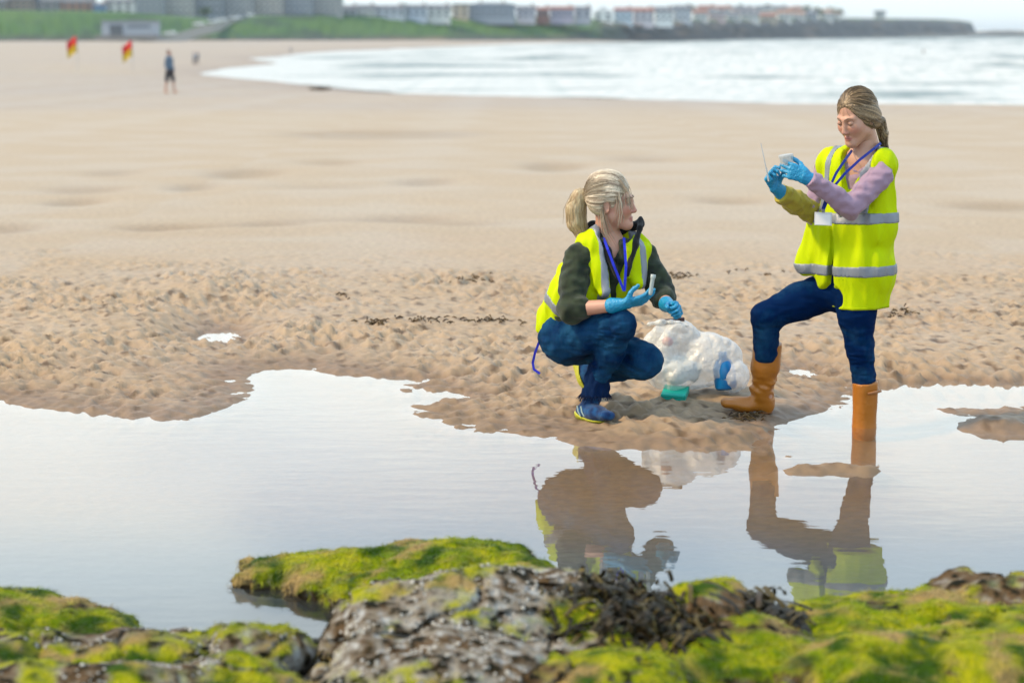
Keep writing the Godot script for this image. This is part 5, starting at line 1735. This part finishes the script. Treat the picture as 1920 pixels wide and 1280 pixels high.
func build_things() -> void:
	# rubbish bag
	var o := thing("rubbish_bag", Vector3(at(1310, 700, 9.85).x, 0.03, -9.85), "translucent white plastic bag stuffed with rubbish between the two women", "bag")
	var f := Field.new(0.011)
	f.ball(at(1250, 650, 9.92), Vector3(.13, .125, .12), .05)
	f.ball(at(1275, 622, 9.93), Vector3(.085, .06, .08), .05)
	f.ball(at(1330, 682, 9.90), Vector3(.17, .115, .13), .05)
	f.ball(at(1376, 704, 9.84), Vector3(.085, .09, .10), .05)
	f.ball(at(1265, 700, 9.86), Vector3(.14, .09, .13), .05)
	f.ball(at(1308, 652, 9.92), Vector3(.11, .10, .11), .06)
	f.ball(at(1345, 665, 9.90), Vector3(.10, .10, .11), .06)
	f.fill(0.03)
	var crump := noise(91, 11.0, 3)
	crump.fractal_type = FastNoiseLite.FRACTAL_RIDGED
	f.rough(crump, 0.020, Vector3(.42, 0.30, .42)).rough(n_cloth, 0.012, Vector3(.5, .5, .5))
	f.clip(Vector3(0, 0.035, 0), Vector3.DOWN)
	var g := Geo.new()
	f.into(g, null, Color(0.66, 0.68, 0.68))
	var bm := milk(0.52)
	bm.roughness = 0.3
	bm.heightmap_enabled = true
	bm.heightmap_texture = noise_tex(noise(92, 0.02, 4), 512)
	bm.heightmap_scale = 0.5
	bm.uv1_scale = Vector3.ONE * 3.0
	obj("plastic", g, bm, o)
	g = Geo.new()
	f = Field.new(0.008)
	f.chain([at(1218, 606, 9.9), at(1258, 604, 9.88), at(1288, 610, 9.86)], [.012, .016, .012], .02)
	f.fill().rough(n_fold, .01)
	f.into(g, null, Color(0.66, 0.68, 0.68))
	obj("gathered_rim", g, bm, o)
	g = Geo.new()
	var bt := Transform3D(Basis(Vector3.BACK, 0.12), at(1362, 728, 9.82))
	g.lathe(bt, [Vector2(0, 0), Vector2(0.0, .05), Vector2(.012, .056), Vector2(.05, .056), Vector2(.055, .053), Vector2(.06, .056), Vector2(.105, .056), Vector2(.14, .040), Vector2(.155, .020), Vector2(.162, .020), Vector2(.185, .021), Vector2(.185, 0)], 20, Color(0.0, 0.13, 0.36))
	var bottle := obj("plastic_bottle", g, mat(0.3))
	tag(bottle, "bright blue plastic bottle showing through the right end of the bag", "bottle")
	g = Geo.new()
	g.lathe(Transform3D(Basis(Vector3.BACK, 1.2), at(1310, 700, 9.86)), [Vector2(0, 0), Vector2(0, .05), Vector2(.13, .05), Vector2(.16, .03), Vector2(.19, .016), Vector2(.19, 0)], 18, Color(0.38, 0.42, 0.42))
	tag(obj("plastic_bottle", g, mat(0.35)), "pale bottle lying across the middle of the bag", "bottle")
	g = Geo.new()
	g.ball(at(1252, 640, 9.87), Vector3(.030, .024, .03), Color(0.50, 0.06, 0.03), Basis(), 6, 9)
	tag(obj("food_wrapper", g, mat(0.5)), "small red crumpled wrapper near the top of the bag", "wrapper")
	g = Geo.new()
	g.ball(at(1272, 694, 9.86), Vector3(.085, .07, .07), Color(0.33, 0.36, 0.32), Basis(Vector3.BACK, 0.5), 10, 14)
	tag(obj("milk_jug", g, mat(0.5)), "rounded off-white jug at the lower left of the bag", "jug")
	g = Geo.new()
	g.box(Transform3D(Basis(Vector3.BACK, 0.06), at(1262, 600, 9.90)), Vector3(.115, .012, .03), Color(0.035, 0.014, 0.016))
	g.box(Transform3D(Basis(Vector3.BACK, 0.06), at(1274, 597, 9.90)), Vector3(.05, .008, .025), Color(0.05, 0.018, 0.02))
	tag(obj("wooden_strip", g, mat(0.7)), "dark flat strip lying across the top of the white bag", "strip")
	# teal case
	var tp := on_sand(1266, 746)
	o = thing("teal_case", tp, "small teal case lying on the sand in front of the bag", "case")
	var tt := Transform3D(Basis(Vector3.UP, -0.25) * Basis(Vector3.RIGHT, 0.22) * Basis(Vector3.BACK, -0.03), tp + Vector3(0, .026, 0))
	f = Field.new(0.004)
	f.ball(Vector3.ZERO, Vector3(.115, .026, .12), .01)
	f.fill()
	for q in [Vector3(.062, 0, 0), Vector3(-.062, 0, 0), Vector3(0, 0, .066), Vector3(0, 0, -.066), Vector3(0, .016, 0), Vector3(0, -.016, 0)]: f.clip(q, q)
	g = Geo.new()
	f.into(g, null, Color(0.0, 0.33, 0.26), tt)
	obj("case_body", g, mat(0.45), o)
	g = Geo.new()
	f.band(.0025, func(p: Vector3) -> float: return absf(p.y - .002) - .003).into(g, null, Color(0.0, 0.16, 0.13), tt)
	obj("zip_seam", g, mat(0.5), o)
	# weed on the sand
	var bits := [[1398, 784, 12, 3, 50, "dark clump of weed on the sand under the tan boot"], [700, 606, 14, 2, 26, "left end of the thin line of weed on the lumpy sand"], [790, 601, 38, 4, 34, "long dark line of weed scraps on the sand left of the women"], [930, 603, 30, 3, 26, "line of weed scraps on the sand nearest the crouching woman's back"], [895, 525, 22, 3, 22, "scatter of weed on the sand above the long dark weed line"], [1690, 588, 20, 4, 30, "dark weed scraps on the sand right of the standing woman"], [600, 168, 5, 1, 60, "dark clump of weed far out on the smooth sand by the wave edge"], [1262, 520, 18, 3, 16, "weed scraps on the sand behind the crouching woman's shoulder"], [640, 556, 8, 2, 12, "small weed scrap at the middle left of the lumpy sand"], [1420, 512, 26, 4, 8, "thin weed strand on the low sand step left of the standing woman"]]
	var rng := RandomNumberGenerator.new()
	for q in bits:
		rng.seed = int(q[0])
		g = Geo.new()
		var c := on_sand(q[0], q[1])
		var far := maxf(1.0, -c.z / 12.0)
		for k in int(q[4]):
			var p := on_sand(q[0] + rng.randfn(0, q[2]), q[1] + rng.randfn(0, q[3])) + Vector3(0, .006, 0)
			var a := rng.randf() * TAU
			var d := Vector3(cos(a), rng.randf_range(0, .5), sin(a) * 0.6).normalized() * rng.randf_range(.02, .06) * far
			g.tube([p, p + d * .5 + Vector3(0, .004, 0), p + d * Vector3(1, .3, 1)], [.004 * far, .005 * far, .001], 4, Color(0.03, 0.017, 0.008).lerp(Color(0.10, 0.06, 0.02), rng.randf()))
		tag(obj("seaweed_scraps", g, weed_mat), q[5], "seaweed", "weed scraps on the sand", "stuff")
	# far people and flags
	var p := on_sand(318, 174)
	far_person(p, 79.0 * -p.z / FPX * 1.0, 1.0, Color(0.10, 0.14, 0.19), Color(0.012, 0.018, 0.024), true, "barefoot man in a grey-blue hoodie and dark shorts on the far sand", 0.16)
	p = on_sand(363, 121)
	far_person(p, 23.0 * -p.z / FPX, 1.2, Color(0.22, 0.24, 0.28), Color(0.06, 0.07, 0.09), false, "left one of two tiny walkers, in pale grey")
	p = on_sand(370, 121)
	far_person(p, 24.0 * -p.z / FPX, -0.4, Color(0.09, 0.12, 0.17), Color(0.03, 0.035, 0.05), false, "right one of two tiny walkers, in darker blue")
	p = on_sand(545, 99)
	far_person(p, 11.0 * -p.z / FPX, 0.3, Color(0.10, 0.13, 0.18), Color(0.05, 0.06, 0.08), false, "tiny lone walker far off near the upper wave edge")
	p = on_level(1732, 108, SEA)
	far_person(p - Vector3(0, 0.7, 0), 18.0 * -p.z / FPX + 0.5, 0.8, Color(0.02, 0.02, 0.022), Color(0.02, 0.02, 0.022), false, "tiny dark surfer wading in the white waves")
	flag(143, 69, 125, 150, "red and yellow flag farthest left on the beach")
	flag(247, 77, 126, 150, "red and yellow flag nearer the walking man")
